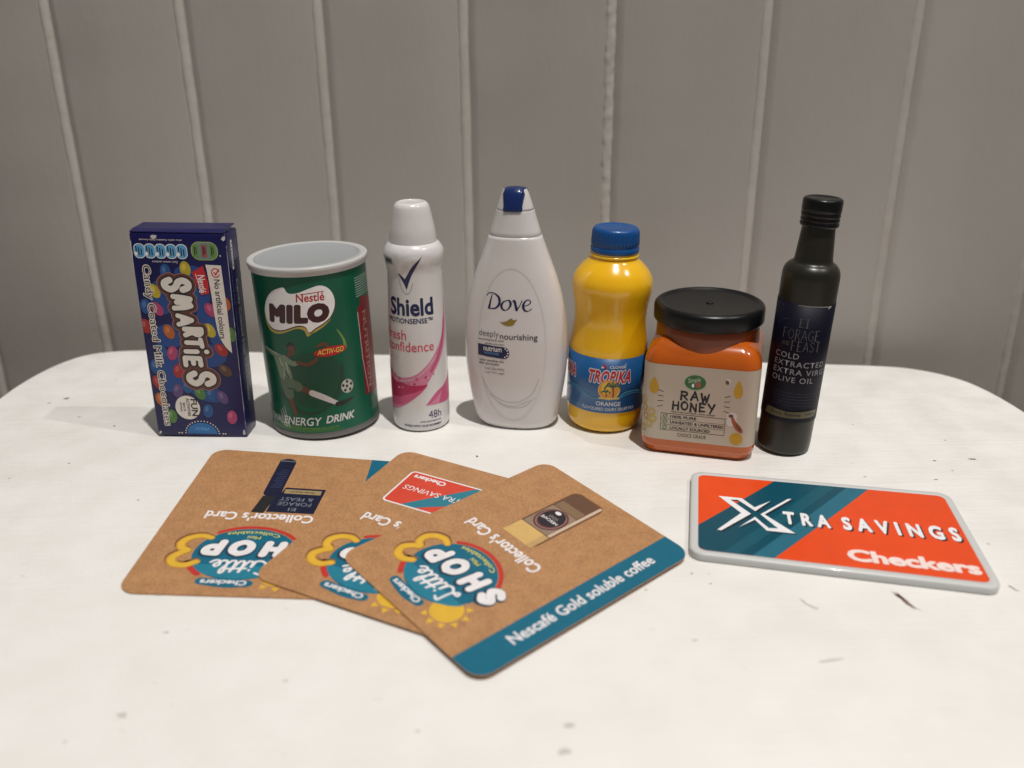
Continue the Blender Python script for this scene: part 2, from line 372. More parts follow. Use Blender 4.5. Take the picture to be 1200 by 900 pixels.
# ================================================================== CANDY BOX
navy = mat('glossy_navy_card', (.006, .006, .072), rough=.34, coat=.15, spec=.35, bump=.02, bscale=150, var=.12, vscale=40, croughness=.2)
cream = ink('cream_print', (.72, .66, .60)); blk = ink('black_print', (.008, .007, .010)); brown = ink('brown_print', (.11, .03, .018)); pinkish = ink('pale_mauve_print', (.34, .17, .17))
red = ink('red_print', (.50, .012, .02)); bwhite = ink('white_print', (.80, .79, .78)); sky = ink('pale_blue_print', (.10, .34, .60)); 
bx = empty('candy_box', -128.5, 346.5, .32, yaw=-2, tilt=1.2, label='upright navy blue candy box with bubble letters running down its front', cat='candy box')
hw_, hd, ht = 18.65, 6.5, 85.4
def boxrings(inset, z, r=.55):
    return [(x, y, z) for x, y in rrect(-hw_+inset, -hd+inset, hw_-inset, hd-inset, r, 3)]
rings('carton', [boxrings(.9, 0), boxrings(.25, .25), boxrings(0, .9)]+[[(x*(1+.000*z), y+sin(z/ht*pi)*.25*(-1 if y < 0 else 1), z) for x, y, _ in boxrings(0, z)] for z in np.linspace(4, ht-4, 14)]+[boxrings(0, ht-.7), boxrings(.25, ht-.15), boxrings(.7, ht)], navy, bx)
# lifted tuck flap on the top, with worn pale edge
V = [(-hw_+.3, -hd+.1, ht+.05), (hw_-.6, -hd+.1, ht+.1), (hw_-.4, -hd+3.4, ht+1.0), (hw_-.6, hd-.3, ht+1.25), (-hw_+.6, hd-.3, ht+.9), (-hw_+.2, -hd+3.4, ht+.55)]
V = V+[(x, y, z+.35) for x, y, z in V]
mesh('top_flap', V, [(5, 4, 3, 2), (5, 2, 1, 0), (6, 7, 8, 11), (11, 8, 9, 10)]+[(i, (i+1) % 6, 6+(i+1) % 6, 6+i) for i in range(6)], navy, bx, smooth=False)
paper = ink('worn_paper_edge', (.55, .53, .50), .8)
SF = Surf(lambda u, v, o: (u, -hd-sin(max(0, min(1, v/ht))*pi)*.25-o, v), 0, 4.0)
L = .022
def bp(name, sh, m, k, parent=bx, label=None): return SF.put(name, sh, m, parent, k*L+.01, label)
# worn corners and edges
fr = random.Random(3)
def wear(z0, z1, x, wdt):
    P1 = []; P2 = []; z = z0
    while z < z1: P1.append((x, z)); P2.append((x+wdt*fr.uniform(.05, 1), z)); z += fr.uniform(1.2, 3.5)
    return poly(P1+P2[::-1])
bp('edge_wear', wear(2, 83, hw_-.25, .22), paper, 1); bp('edge_wear', wear(70, 84.5, -hw_+.02, .5), paper, 1)
bp('edge_wear', poly([(-10.5, 84.2), (-9.5, 84.6), (-8, 84.4), (-8.3, 83.4), (-9.3, 82.9), (-10.2, 83.3)]), paper, 1)
bp('edge_wear', poly([(16.6, 83.4), (17.4, 84.4), (18.4, 84.6), (18.2, 83.2), (17.5, 82.6)]), paper, 1)
bp('edge_wear', poly([(-18.3, .8), (-17.6, 2.2), (-16.9, 1.9), (-17.4, .9)]), paper, 1); bp('edge_wear', poly([(17.0, 1.3), (17.4, 3.6), (17.9, 3.2), (18.1, 1.4)]), paper, 1)
bp('edge_wear', poly([(15.3, 77.0), (15.8, 77.4), (16.0, 76.8), (15.5, 76.5)]), paper, 1)
T2 = Surf(lambda u, v, o: (u, v, ht+.4+.9*(v+hd)/(2*hd)+o+.12))
T2.put('flap_lettering', text('SMARTIES', (-8, -1.5, 10, 4.2), bold=.03), bwhite, bx, .02)
# blue clouds between the candies
cloud = ink('deep_blue_glow_print', (.008, .05, .22), .45)
for i, (x, y, a, b, r) in enumerate([(3, 60, 7, 6, 20), (8, 50, 5, 6, 0), (-8, 44, 6, 5, 0), (-7, 32, 7, 6, 30), (6, 36, 8, 5, 0), (-10, 24, 6, 4, 10), (4, 20, 7, 4, -20), (-9, 60, 5, 7, 0), (3, 70, 6, 3, 0), (12, 44, 4, 5, 0)]):
    bp('glow_patch', poly(ell(x, y, a, b, r)), cloud, 1+.15*i)
CC = {'b': (.008, .07, .24), 'y': (.46, .36, .015), 'p': (.38, .04, .13), 'r': (.33, .015, .014), 'o': (.42, .10, .010), 'g': (.07, .18, .03), 'v': (.09, .05, .16), 'n': (.09, .035, .015)}
cand = [(-6.4, 70.3, 'b', 0), (1.5, 71.5, 'y', 5), (-11.8, 62.5, 'y', 30), (-11.6, 55.2, 'p', 35), (-17.2, 48, 'r', 10), (-8.1, 45.8, 'o', 20), (9.6, 55.2, 'p', 30), (8.3, 46.7, 'y', 25), (12.0, 38.6, 'r', 40), (16.6, 45.2, 'g', 10), (-7.9, 36.8, 'p', -15),
        (-6.4, 29.2, 'r', -10), (12.7, 29.8, 'n', 45), (-7.7, 20.6, 'v', -15), (1.2, 19.8, 'g', 20), (5.6, 19.3, 'b', 0), (10.3, 18.0, 'v', 25), (3.7, 11.8, 'b', -10), (13.3, 9.2, 'p', -5), (-15.2, 16.4, 'o', 20), (-11.6, 9.0, 'g', 0), (-16, 56.2, 'b', 0), (3.6, 62, 'b', 0), (-15.5, 31, 'b', 0), (-15.4, 24, 'r', 20), (15.5, 58, 'o', 20), (-3.6, 22.6, 'b', 0), (-12.2, 38, 'b', 20)]
for i, (x, y, c, r) in enumerate(cand):
    m = ink('candy_print_'+c, CC[c]); hl = ink('candy_shine_'+c, tuple(min(1, q*1.2+.06) for q in CC[c]))
    cc = bp('printed_candy', poly([(max(-18.3, min(18.2, a)), b) for a, b in ell(x, y, 2.1, 3.1, r)]), m, 4+.1*i); bp('highlight', poly(ell(x-.5, y+.8, .75, 1.3, r-10)), hl, 4+.1*i+.6, cc)
# big bubble lettering, reading downwards
G = {'S': [[(.92, .74), (.72, .95), (.36, .97), (.12, .78), (.26, .58), (.66, .47), (.9, .26), (.68, .05), (.32, .03), (.08, .24)]],
     'M': [[(.05, .05), (.12, .55), (.22, .93)], [(.22, .93), (.4, .8), (.5, .2)], [(.5, .2), (.58, .8), (.76, .93)], [(.76, .93), (.9, .6), (.96, .05)]],
     'A': [[(.06, .04), (.3, .6), (.5, .96)], [(.5, .96), (.72, .6), (.94, .04)], [(.3, .34), (.7, .34)]],
     'R': [[(.12, .04), (.12, .96)], [(.12, .94), (.6, .95), (.88, .76), (.62, .52), (.2, .46)], [(.5, .48), (.92, .06)]],
     'T': [[(.04, .9), (.96, .95)], [(.5, .9), (.46, .05)]], 'i': [[(.5, .05), (.5, .52)], [(.5, .9), (.5, .92)]],
     'E': [[(.9, .94), (.16, .92)], [(.16, .92), (.12, .06)], [(.12, .06), (.92, .06)], [(.14, .5), (.74, .52)]]}
LET = [('S', -7.6, 2.2, 67.4, 62.9, 1.3), ('M', -5.0, 2.6, 60.7, 55.5, 1.0), ('A', -3.9, 1.9, 52.9, 48.8, .95), ('R', -2.0, 5.2, 47.5, 44.4, 1.0), ('T', -1.9, 4.9, 42.9, 39.8, .95), ('i', -2.8, 7.0, 38.2, 37.2, .95), ('E', -3.4, 3.6, 35.4, 31.6, 1.0), ('S', -2.4, 7.6, 28.7, 23.4, 1.3)]
paths = []
for g, u0, u1, z0, z1, r in LET:
    for st in G[g]: paths.append(W([(u0+(u1-u0)*y, z0+(z1-z0)*x) for x, y in st], r, 4))
logo = bp('bubble_logo', stroke(paths, 1.7), pinkish, 8); bp('logo_outline', stroke(paths, 1.45), brown, 9, logo); bp('logo_inner_outline', stroke(paths, .55), blk, 10, logo)
for g, u0, u1, z0, z1, r in LET:
    bp('letter', stroke([W([(u0+(u1-u0)*y, z0+(z1-z0)*x) for x, y in st], r, 5) for st in G[g]]), cream, 11, logo)
# traffic-light pods
for i in range(5):
    x = -15.6+i*4.1; p = bp('nutrition_pod', poly(rrect(x-2.0, 75.4, x+2.35, 81.2, 1.9)), bwhite, 2+i*.3); bp('pod_fill', poly(rrect(x-1.8, 75.7, x+2.1, 80.9, 1.7)), sky, 2.5+i*.3, p)
    for q in range(3): bp('pod_lettering', poly(rrect(x-1.2+q*.95, 76.6, x-.75+q*.95, 80.2-.5*q, .1)), blk, 4, p)
    bp('pod_lettering', poly(ell(x-1.2, 77.2, .55, .8)), bwhite, 4.5, p)
pod = bp('colour_pod', poly(rrect(4.6, 75.1, 15.0, 82.3, 3.2)), ink('yellow_green_print', (.36, .42, .10)), 4); bp('pod_fill', poly(rrect(4.9, 75.4, 14.7, 82.0, 3)), ink('grey_teal_print', (.14, .25, .21)), 5, pod)
for x0, x1, c in ((5.4, 7.4, (.14, .26, .05)), (8.6, 10.8, (.33, .08, .08)), (11.8, 14.0, (.13, .26, .05))): bp('pod_stripe', poly(rrect(x0, 76.2, x1, 81.2, .4)), ink('pod_stripe%d' % int(x0), c), 6, pod)
for x0 in (5.8, 9.2, 12.4): bp('pod_lettering', poly(rrect(x0, 77, x0+.4, 80.5, .1), rrect(x0+.7, 77.6, x0+1.0, 80.2, .1)), blk, 7, pod)
bp('small_lettering', text("of an adult's Guideline Daily Amount", (-15, 82.3, 1.5, 83.2), rot=180), cream, 2); bp('small_lettering', text('Each carton contains', (-11, 73.7, -1.2, 74.5), rot=180), cream, 2)
# side line of lettering "Candy Coated Milk Chocolates"
def vtext(s, u0, u1, z_top, z_bot, bold=0, shear=0, fit0=False):
    V, F = text(s, (0, 0, z_top-z_bot, u1-u0), bold=bold, shear=shear, fit0=fit0); return np.column_stack([u0+V[:, 1], z_top-V[:, 0]]), F
# outline behind thin letters
cand1 = bp('lettering_outline', vtext('Candy Coated Milk Chocolates', -16.0, -12.1, 72.7, 4.9, bold=.07, fit0=True), cream, 9); bp('lettering', vtext('Candy Coated Milk Chocolates', -16.0, -12.1, 72.7, 4.9), blk, 10, cand1)
fl = bp('white_banner', poly(cat([(9.6, 73.4), (10.0, 70), (10.6, 62), (10.9, 54), (11.6, 46), (12.6, 42.6), (14.4, 39.4), (16.3, 37.4)], 5)+[(16.3, 38), (16.2, 55), (15.6, 73.2)]), cream, 8)
bp('lettering', vtext('No artificial colours', 12.2, 14.6, 67.6, 43.4, bold=.02), blk, 9, fl)
bp('tick_ring', stroke([W([(13.2+1.5*cos(t), 70.2+1.7*sin(t)) for t in np.linspace(.3, 5.8, 12)], .22, 3), [(12.6, 70.4, .25), (13.2, 69.5, .3), (14.6, 71.6, .2)]]), red, 9, fl)
nb = bp('red_badge', poly([(3.9, 70.3), (8.6, 73.0), (9.9, 66.5), (9.9, 62.0), (6.6, 61.2)]), red, 8); bp('lettering', vtext('Nestlé', 6.0, 8.8, 69.2, 62.2, bold=.02), bwhite, 9, nb)
bp('badge_line', stroke([[(5.3, 69.6, .12), (7.0, 62, .12)]]), bwhite, 9, nb)
fn = bp('round_badge', poly(ell(-4.6, 13.1, 5.1, 5.3, 0, 36)), cream, 8)
for s, u, z0, z1, h in (('FUN', -3.2, 17.0, 9.3, 2.7), ('ACTIVITIES', -4.9, 17.3, 9.2, 1.2), ('BACK', -6.4, 15.2, 11.2, .9), ('OF PACK', -7.7, 15.4, 11.2, .8)): bp('lettering', vtext(s, u, u+h, z0, z1, bold=.04), blk, 9, fn)
pr = bp('press_tab', poly([(6.3*cos(t)+.2, 1.4+5.0*sin(t)) for t in np.linspace(0, pi, 20)]), ink('mid_blue_print', (.015, .13, .36)), 8); bp('lettering', text('PRESS', (-2.6, 2.9, 3.0, 4.3), bold=.02, rot=180), sky, 9, pr)
for t in np.linspace(0.05, pi-.05, 17): bp('perforation', poly(ell(7.0*cos(t)+.2, 1.4+5.7*sin(t), .3, .3, 0, 8)), cream, 9, pr)
for x in (-9.6, -8.4, 8.8, 9.8): bp('perforation', poly(ell(x, 1.6, .35, .3, 0, 8)), cream, 9, pr)
# right side face
SS = Surf(lambda u, v, o: (hw_+o, u, v))
g1 = ink('grey_side_print', (.34, .36, .40)); sl = SS.put('side_label', poly(rrect(-2.6, 70.4, -.9, 82.2, .7)), bwhite, bx, .03)
def stext(s, u0, u1, zt, zb, bold=0):
    V, F = text(s, (0, 0, zt-zb, u1-u0), bold=bold); return np.column_stack([u0+V[:, 1], zt-V[:, 0]]), F
SS.put('lettering', stext('Nestlé', -2.3, -1.2, 81.2, 71.6, .03), navy, sl, .06)
SS.put('side_lettering', stext('Candy Coated Milk Chocolates', -1.2, 2.2, 66, 14, .05), g1, bx, .03)
SS.put('side_lettering', stext('Candy Coated Milk Chocolates', -4.6, -3.8, 79, 42), g1, bx, .03)

# ================================================================== MALT DRINK TIN
def milo():
    r = empty('malt_drink_tin', -80.4, 357.8, .6, tilt=-1.5, label='short green malt drink tin with white plastic lid and footballer picture', cat='tin')
    green = mat('glossy_green_print', (.0, .092, .047), rough=.36, coat=.1, spec=.35, var=.10, vscale=25)
    g = lambda z: 22.5+.35*max(0, min(1, z/66))
    lathe('tin_body', [(22.6, 3.0), (22.62, 3.2)]+[(g(z), z) for z in np.linspace(3.6, 69.3, 20)], green, r, cap0=False, cap1=False)
    lathe('bottom_rim', [(20.5, 1.2), (20.6, .1), (21.6, 0), (22.4, .35), (22.75, 1.0), (22.8, 1.8), (22.65, 2.6), (22.5, 3.1), (20, 3.1)], mat('dull_tin_metal', (.16, .155, .15), rough=.42, metal=.5), r, cap0=True, cap1=False)
    lid = mat('milky_plastic_lid', (.50, .495, .485), rough=.34, sss=.25, sssc=(1, .95, .9), bump=.03, bscale=90)
    pan = mat('milky_grey_lid_panel', (.33, .35, .365), rough=.22, sss=.15, sssc=(1, 1, 1))
    lathe('lid', [(22.7, 69.0), (23.4, 68.9), (23.6, 69.3), (23.65, 70.0), (23.95, 70.5), (24.0, 71.7), (23.8, 72.15), (23.4, 72.3), (22.9, 72.3), (22.3, 72.15), (21.6, 72.0), (21.2, 71.95)], lid, r, cap0=False, cap1=False)
    lathe('lid_panel', [(21.3, 71.97), (21.0, 72.1), (20.7, 72.25), (20.4, 72.2), (20.1, 71.95), (19.6, 71.85), (.01, 71.8)], pan, r, cap0=False, cap1=False)
    C_ = cylsurf(lambda z: g(z) if z > .1 else 22.9, 1.0, 8); k = .025
    C_ = Surf(lambda u, v, o: ((g(v)+o)*sin(u/22.9), -(g(v)+o)*cos(u/22.9), v), 1.0, 8)
    P = lambda n, s, m, l, p=r: C_.put(n, s, m, p, .02+k*l)
    blob = cat([(-5.6, 64.8), (-4.4, 62.9), (-2.7, 62.3), (0.3, 62.7), (4.5, 64.1), (8.2, 64.9), (11.0, 63.9), (12.9, 61.6), (13.8, 58.4), (13.3, 55.1), (11.4, 51.9), (8.6, 49.8), (5.1, 48.0), (2.5, 46.4), (1.6, 48.3), (0.3, 49.2), (-1.8, 49.4), (-4.5, 48.6), (-7.4, 47.6), (-10.5, 47.1), (-13.8, 47.7), (-16.0, 49.8), (-16.8, 52.7), (-16.4, 55.9), (-14.7, 59.2), (-11.7, 62.4), (-8.8, 64.0)], 4, True)
    gold = ink('gold_print', (.42, .33, .07)); dbrown = ink('dark_brown_print', (.045, .008, .010)); mred = ink('bright_red_print', (.42, .012, .018)); wht = ink('white_print', (1, 1, 1))
    lo = P('logo_shadow', poly([(x-.35-.5*max(0, (56-z)/9)*(1 if x < 5 else -1), z-1.3*max(0, (60-z)/12)-.2) for x, z in blob]), gold, 1)
    P('logo_keyline', poly([(x*1.012+.1, z-.45) for x, z in blob]), dbrown, 2, lo); P('logo_panel', poly(blob), wht, 3, lo)
    P('lettering', text('MILO', (-14.4, 50.1, 11.2, 58.0), bold=.085, ff=1.1, shear=.12, space=1.16), dbrown, 4, lo)
    P('lettering', text('Nestlé', (-1.2, 58.8, 9.8, 62.2), bold=.03, shear=.1), mred, 4, lo); P('logo_line', stroke([[(.8, 61.9, .16), (9.7, 62.5, .16)]]), mred, 4, lo)
    # ball-arc glow behind the player
    P('backdrop_arc', stroke([W([(-14, 20), (-4, 12), (6, 14), (12, 22), (14, 31)], .7, 5)]), ink('dark_green_print', (.003, .045, .024)), 1)
    P('backdrop', poly(ell(2, 26, 13, 12)), ink('shadow_green_print', (.002, .058, .032)), .5)
    P('flash', poly(cat([(13.2, 46.4), (15.2, 43.8), (16.6, 40.6), (16.8, 37.6), (15.6, 38.0), (15.3, 41.5)], 4, True)), ink('lime_print', (.16, .28, .05)), 1)
    # footballer
    skin = ink('brown_skin_print', (.11, .045, .028)); shirt = ink('pale_green_shirt_print', (.16, .235, .15)); shorts = ink('grey_green_shorts_print', (.085, .14, .085)); sock = ink('white_sock_print', (.52, .50, .50)); boot = ink('dark_boot_print', (.012, .014, .012))
    fig = P('player_print', stroke([W([(-12.4, 34.6, 2.6), (-10.6, 30.4, 3.2), (-10.0, 26.6, 3.1)], 1, 3)]), shirt, 2.2)
    P('arm', stroke([W([(-13.5, 36.2, 1.3), (-17.5, 37.2, .9), (-21.5, 38.3, .5)], 1, 3)]), shirt, 2.4, fig); P('arm', stroke([W([(-9.6, 35.4, 1.5), (-6, 33.4, 1.1), (-3.6, 34.0, .8)], 1, 3)]), shirt, 2.4, fig); P('forearm', stroke([W([(-3.8, 34.0, .8), (0, 33.0, .8), (3.2, 34.4, .75), (4.2, 35.6, .5)], 1, 3)]), skin, 2.5, fig)
    P('head', stroke([[(-5.9, 40.2, 1.75), (-5.6, 38.6, 1.45)], [(-7.2, 36.9, .9), (-6.2, 38, .9)]]), skin, 3, fig); P('hair', stroke([W([(-7.4, 40.6, .4), (-6.2, 41.8, .55), (-4.8, 41.4, .4)], 1, 3)]), boot, 3.3, fig)
    P('shorts', stroke([W([(-10.4, 24.8, 2.7), (-9.6, 20, 2.3)], 1, 3), W([(-9.6, 25, 2.5), (-5.2, 23.6, 2.2)], 1, 3)]), shorts, 3, fig)
    for q_ in ([(-12, 35, .35), (-10.4, 30, .3), (-11.4, 26, .2)], [(-13, 36.8, .3), (-17, 37.8, .25), (-20.6, 38.6, .15)], [(-9, 33.5, .3), (-8.4, 29, .2)]): P('shirt_fold', stroke([W(q_, 1, 3)], res=.12), ink('shirt_light_print', (.36, .44, .31)), 4, fig)
    for q_ in ([(-11.2, 31.5, .35), (-8.6, 27.5, .3)], [(-9.6, 22.5, .35), (-6.2, 22.2, .25)]): P('shirt_shade', stroke([W(q_, 1, 3)], res=.12), ink('shirt_dark_print', (.03, .06, .035)), 4, fig)
    P('leg', stroke([W([(-4.4, 23.6, 1.4), (.2, 21.0, 1.15)], 1, 3), W([(-9.2, 18.0, 1.3), (-7.6, 11.5, .9)], 1, 3)]), skin, 2.8, fig)
    P('sock', stroke([W([(.6, 20.8, 1.3), (5, 18.5, 1.25), (10.2, 15.2, .85)], 1, 3)]), sock, 3.4, fig); P('boot', stroke([W([(10.2, 14.9, .9), (13, 14.8, .8), (17.0, 15.8, .45)], 1, 3)]), boot, 3.8, fig)
    bl = P('ball_print', poly(ell(15.3, 21.5, 2.75, 2.95)), ink('white_ball_print', (.46, .47, .43)), 2)
    for a in range(5): P('ball_patch', poly(ell(15.3+1.9*cos(a*1.257+.3), 21.5+2.0*sin(a*1.257+.3), .62, .7, 0, 6)), boot, 3, bl)
    P('ball_patch', poly(ell(15.1, 21.5, .6, .7, 0, 6)), boot, 3, bl)
    av = P('oval_badge', poly(ell(9.9, 37.7, 6.8, 1.95, 3)), mred, 3.4); P('lettering', text('ACTIV-GO', (4.6, 36.7, 15.4, 38.9), bold=.03, shear=.2), ink('yellow_print', (.70, .50, .08)), 4.2, av); P('dark_spark', stroke([W([(4.6, 40.2, .5), (7.6, 41.2, .8), (9.0, 39.8, .5)], 1, 3)]), skin, 3, av)
    P('lettering', text('ENERGY', (-14.4, 6.3, 3.2, 9.9), bold=.02, shear=.25), ink('silver_print', (.62, .64, .62)), 4); P('lettering', text('DRINK', (4.8, 7.0, 17.3, 10.3), bold=.045, shear=.3), ink('silver_print', (1, 1, 1)), 4)
    P('lettering', text('NUTRITIONAL', (-36, 6.0, -15.0, 9.2), shear=.25), ink('silver_print', (1, 1, 1)), 4); P('small_lettering', text('FORTIFIED WITH VITAMINS AND MINERALS', (-11, 4.6, 10, 5.4)), ink('lime_print', (1, 1, 1)), 3)
    P('grass_patch', poly(cat([(-21, 3.6), (-14, 6.4), (-2, 5.6), (8, 4.4), (12, 3.5), (-4, 3.3)], 4, True)), ink('grass_print', (.02, .12, .02)), 1)
    tl_ = ink('teal_smear_print', (.035, .12, .085))
    for i, (x, z) in enumerate([(-18.5, 31), (-20.0, 26), (-20.2, 21.5), (-20.0, 17), (-19.5, 12.5), (-18, 8)]): P('streak', stroke([W([(x-1, z-1.4), (x-.3, z+1.3), (x+1, z+1.2), (x+.9, z-1)], .28, 3)]), tl_, 1)
    for i, x in enumerate((-14.5, -13.2, -11.9)): P('streak', stroke([[(x, 5, .3), (x-1.4, 12+i, .1)]]), sock, 1.2)
    pn = P('red_panel', poly([(24.6, 14.5), (24.4, 50.5), (24.6, 52.7), (26, 52.4), (27.4, 56.2), (30.5, 55.8), (46, 52), (46, 12)]), ink('deep_red_print', (.20, .012, .016)), 1)
    P('panel_edge', stroke([[(24.4, 50.4, .22), (24.9, 30, .18), (27.0, 14.8, .12)]]), sock, 2, pn)
    V, F = text('NUTRITION', (0, 0, 33, 3.2), bold=.03); P('panel_lettering', (np.column_stack([27.4+V[:, 1], 50-V[:, 0]]), F), ink('pale_red_print', (.40, .20, .17)), 2, pn)
    for i in range(9): P('small_lettering', poly([(24.4, 64.6-i*.95), (39+(i % 3), 64.6-i*.95), (39+(i % 3), 64.25-i*.95), (24.4, 64.25-i*.95)]), ink('pale_green_text_print', (.28, .40, .32)), 1)
    for i in range(6): P('small_lettering', poly([(28.6, 11.6-i*1.0), (36+(i % 2), 11.6-i*1.0), (36+(i % 2), 11.25-i*1.0), (28.6, 11.25-i*1.0)]), ink('pale_green_text_print', (1, 1, 1)), 1)
milo()

# ================================================================== DEODORANT CAN
def shield():
    r = empty('deodorant_can', -38.9, 354.4, 0, label='slim white deodorant spray can with pink swirls and milky cap', cat='spray can')
    wp = mat('glossy_white_wrap', (.66, .645, .64), rough=.27, coat=.4, var=.02)
    prof = smoothprof([(10.2, .2), (11.2, .5), (11.85, 1.6), (12.05, 4), (12.0, 20), (11.85, 42), (11.3, 56), (11.1, 66), (11.25, 69), (11.8, 72.0), (12.0, 74.2), (11.7, 76.0), (10.8, 77.6), (9.6, 78.7), (8.6, 79.2)], 4)
    import bisect
    zz = [p[1] for p in prof]
    def g(z):
        i = max(1, min(len(prof)-1, bisect.bisect(zz, z))); a, b = prof[i-1], prof[i]; t = (z-a[1])/(b[1]-a[1]+1e-9); return a[0]+(b[0]-a[0])*max(0, min(1, t))
    def crimp(a, z, rr): return .10*noise.noise(Vector((sin(a)*5, cos(a)*5, z*.55)))*max(0, min(1, (z-67)/3)) if z > 67 else 0
    lathe('can_body', prof, wp, r, rf=crimp)
    cpm = mat('milky_cap_plastic', (.66, .645, .635), rough=.22, sss=.4, sssc=(1, .9, .85), coat=.3)
    lathe('cap', smoothprof([(8.5, 78.6), (9.35, 78.9), (9.3, 79.8), (8.95, 83.5), (7.95, 88.6), (7.35, 91.4), (6.8, 93.1), (5.9, 94.1), (5.1, 94.35), (4.7, 94.1), (4.3, 93.95), (.01, 93.9)], 5), cpm, r, cap1=False)
    lathe('base_rim', [(10.0, 0), (11.0, .02), (11.3, .45), (10.9, .7)], mat('grey_metal', (.3, .3, .3), rough=.3, metal=.8), r, cap1=False)
    C_ = Surf(lambda u, v, o: ((g(v)+o)*sin(u/11.8), -(g(v)+o)*cos(u/11.8), v), .9, 2.5)
    P = lambda n, s, m, l, p=r: C_.put(n, s, m, p, .02+.025*l)
    nv = ink('navy_print', (.008, .012, .075), .3); pk = ink('rose_print', (.60, .08, .13)); lav = ink('pale_silver_print', (.42, .43, .42))
    tk = P('tick_mark', poly(cat([(-6.3, 68.2), (-4.6, 67.3), (-3.0, 65.9)], 3)+cat([(-3.0, 65.9), (0.4, 71.0), (4.5, 75.1)], 4)+cat([(4.5, 75.1), (1.6, 70.2), (-.6, 66.3), (-2.4, 61.6)], 4)+cat([(-2.4, 61.6), (-3.8, 64.6), (-6.3, 68.2)], 3)), nv, 2)
    P('tick_shadow', stroke([W([(-5.9, 66.2), (-4.6, 62.0), (-2.8, 60.0), (-1.2, 60.6), (.3, 64)], .22, 4)]), lav, 1, tk)
    P('badge', poly([(-13.6, 74.6), (-8.2, 74.2), (-8.0, 71.2), (-13.4, 71.2)]), ink('grey_green_badge', (.33, .38, .34)), 1); P('lettering', text('NEW', (-12.8, 71.8, -8.3, 73.6), bold=.05), nv, 2)
    P('lettering', text('Shield', (-11.4, 50.8, 8.6, 58.2), bold=.05), nv, 2); P('lettering', text('MOTIONSENSE™', (-12.6, 47.7, 8.0, 49.9), bold=.035), nv, 2)
    P('lettering', text('fresh', (-14.0, 40.6, -3.5, 45.0), bold=.008), pk, 2); P('lettering', text('confidence', (-14.0, 35.8, 7.8, 40.0), bold=.008), pk, 2)
    P('small_lettering', text('anti-perspirant', (-13.6, 32.6, -7.6, 33.6)), lav, 2); P('small_lettering', text('48h protection', (-13.6, 31.0, -8.4, 32.0)), lav, 2)
    light = ink('light_pink_print', (.60, .20, .32)); mid = ink('mid_pink_print', (.56, .09, .20)); deep = ink('deep_pink_print', (.42, .02, .085)); pale = ink('blush_print', (.66, .42, .48))
    sw = P('pink_swirl', poly(cat([(-22, 34), (-17, 30), (-14.0, 27), (-10.5, 25.0), (-6.6, 24.3), (-1.1, 25.6), (3.7, 29.2), (8.0, 34.2), (12.2, 40.8), (15.0, 50.0), (17, 58)], 5)+cat([(16.6, 47), (14.2, 38), (11.2, 32.0), (7.4, 26.4), (3.3, 20.6), (-1.2, 15.6), (-7.0, 11.2), (-13, 9.0), (-22, 8)], 5)), light, 1)
    P('swirl_shade', poly(cat([(-22, 30), (-16, 26.8), (-11, 22.5), (-9, 21.0)], 4)+cat([(-4, 20.6), (1, 21.0), (4.3, 21.4), (1.6, 18.0), (-3.0, 14.4), (-9, 11.6), (-22, 10.5)], 4)), mid, 2, sw)
    P('swirl_shade', poly(cat([(-22, 23.5), (-14, 23.2), (-9.6, 21.8), (-6.2, 22.0), (-2.2, 21.2), (3.8, 21.2), (1.0, 19.0), (-4.6, 17.0), (-9, 15.4), (-22, 15)], 4, True)), deep, 3, sw)
    P('swirl_line', stroke([W([(-20, 30), (-13, 24.2), (-7, 22.8), (-1, 24.2), (4, 28), (8.6, 33.4)], .22, 5)]), pale, 4, sw)
    P('swirl_line', stroke([W([(6, 27), (9.6, 32.5), (12.6, 39.5), (14.6, 47.5)], .5, 5)]), ink('rose_edge_print', (.52, .07, .17)), 4, sw)
    for i in range(14):
        fr2 = random.Random(i); P('petal_print', poly(ell(fr2.uniform(-13, 8), fr2.uniform(19, 26), fr2.uniform(.3, .9), fr2.uniform(.3, .7), 0, 7)), (pale, mid, deep, light)[i % 4], 5, sw)
    s2 = P('pink_swirl', poly(cat([(3.2, 12.2), (7.8, 17.2), (12.5, 19.4), (19, 24)], 5)+cat([(21, 12), (15, 11.6), (9, 11.9), (3.2, 12.2)], 5)), mid, 1); P('swirl_shade', poly(cat([(3.4, 12.2), (7.6, 14.4), (11, 17.6), (9, 12.0)], 3)), light, 2, s2)
    P('lettering', text('48h', (4.2, 6.2, 10.0, 9.6)), nv, 2); P('small_lettering', text('anti-perspirant', (.6, 4.4, 10.0, 5.4), bold=.02), nv, 2); P('small_lettering', text('WORKS WITH YOUR MOVEMENT', (-6.4, 2.6, 10.0, 3.6), bold=.05), nv, 2)
shield()

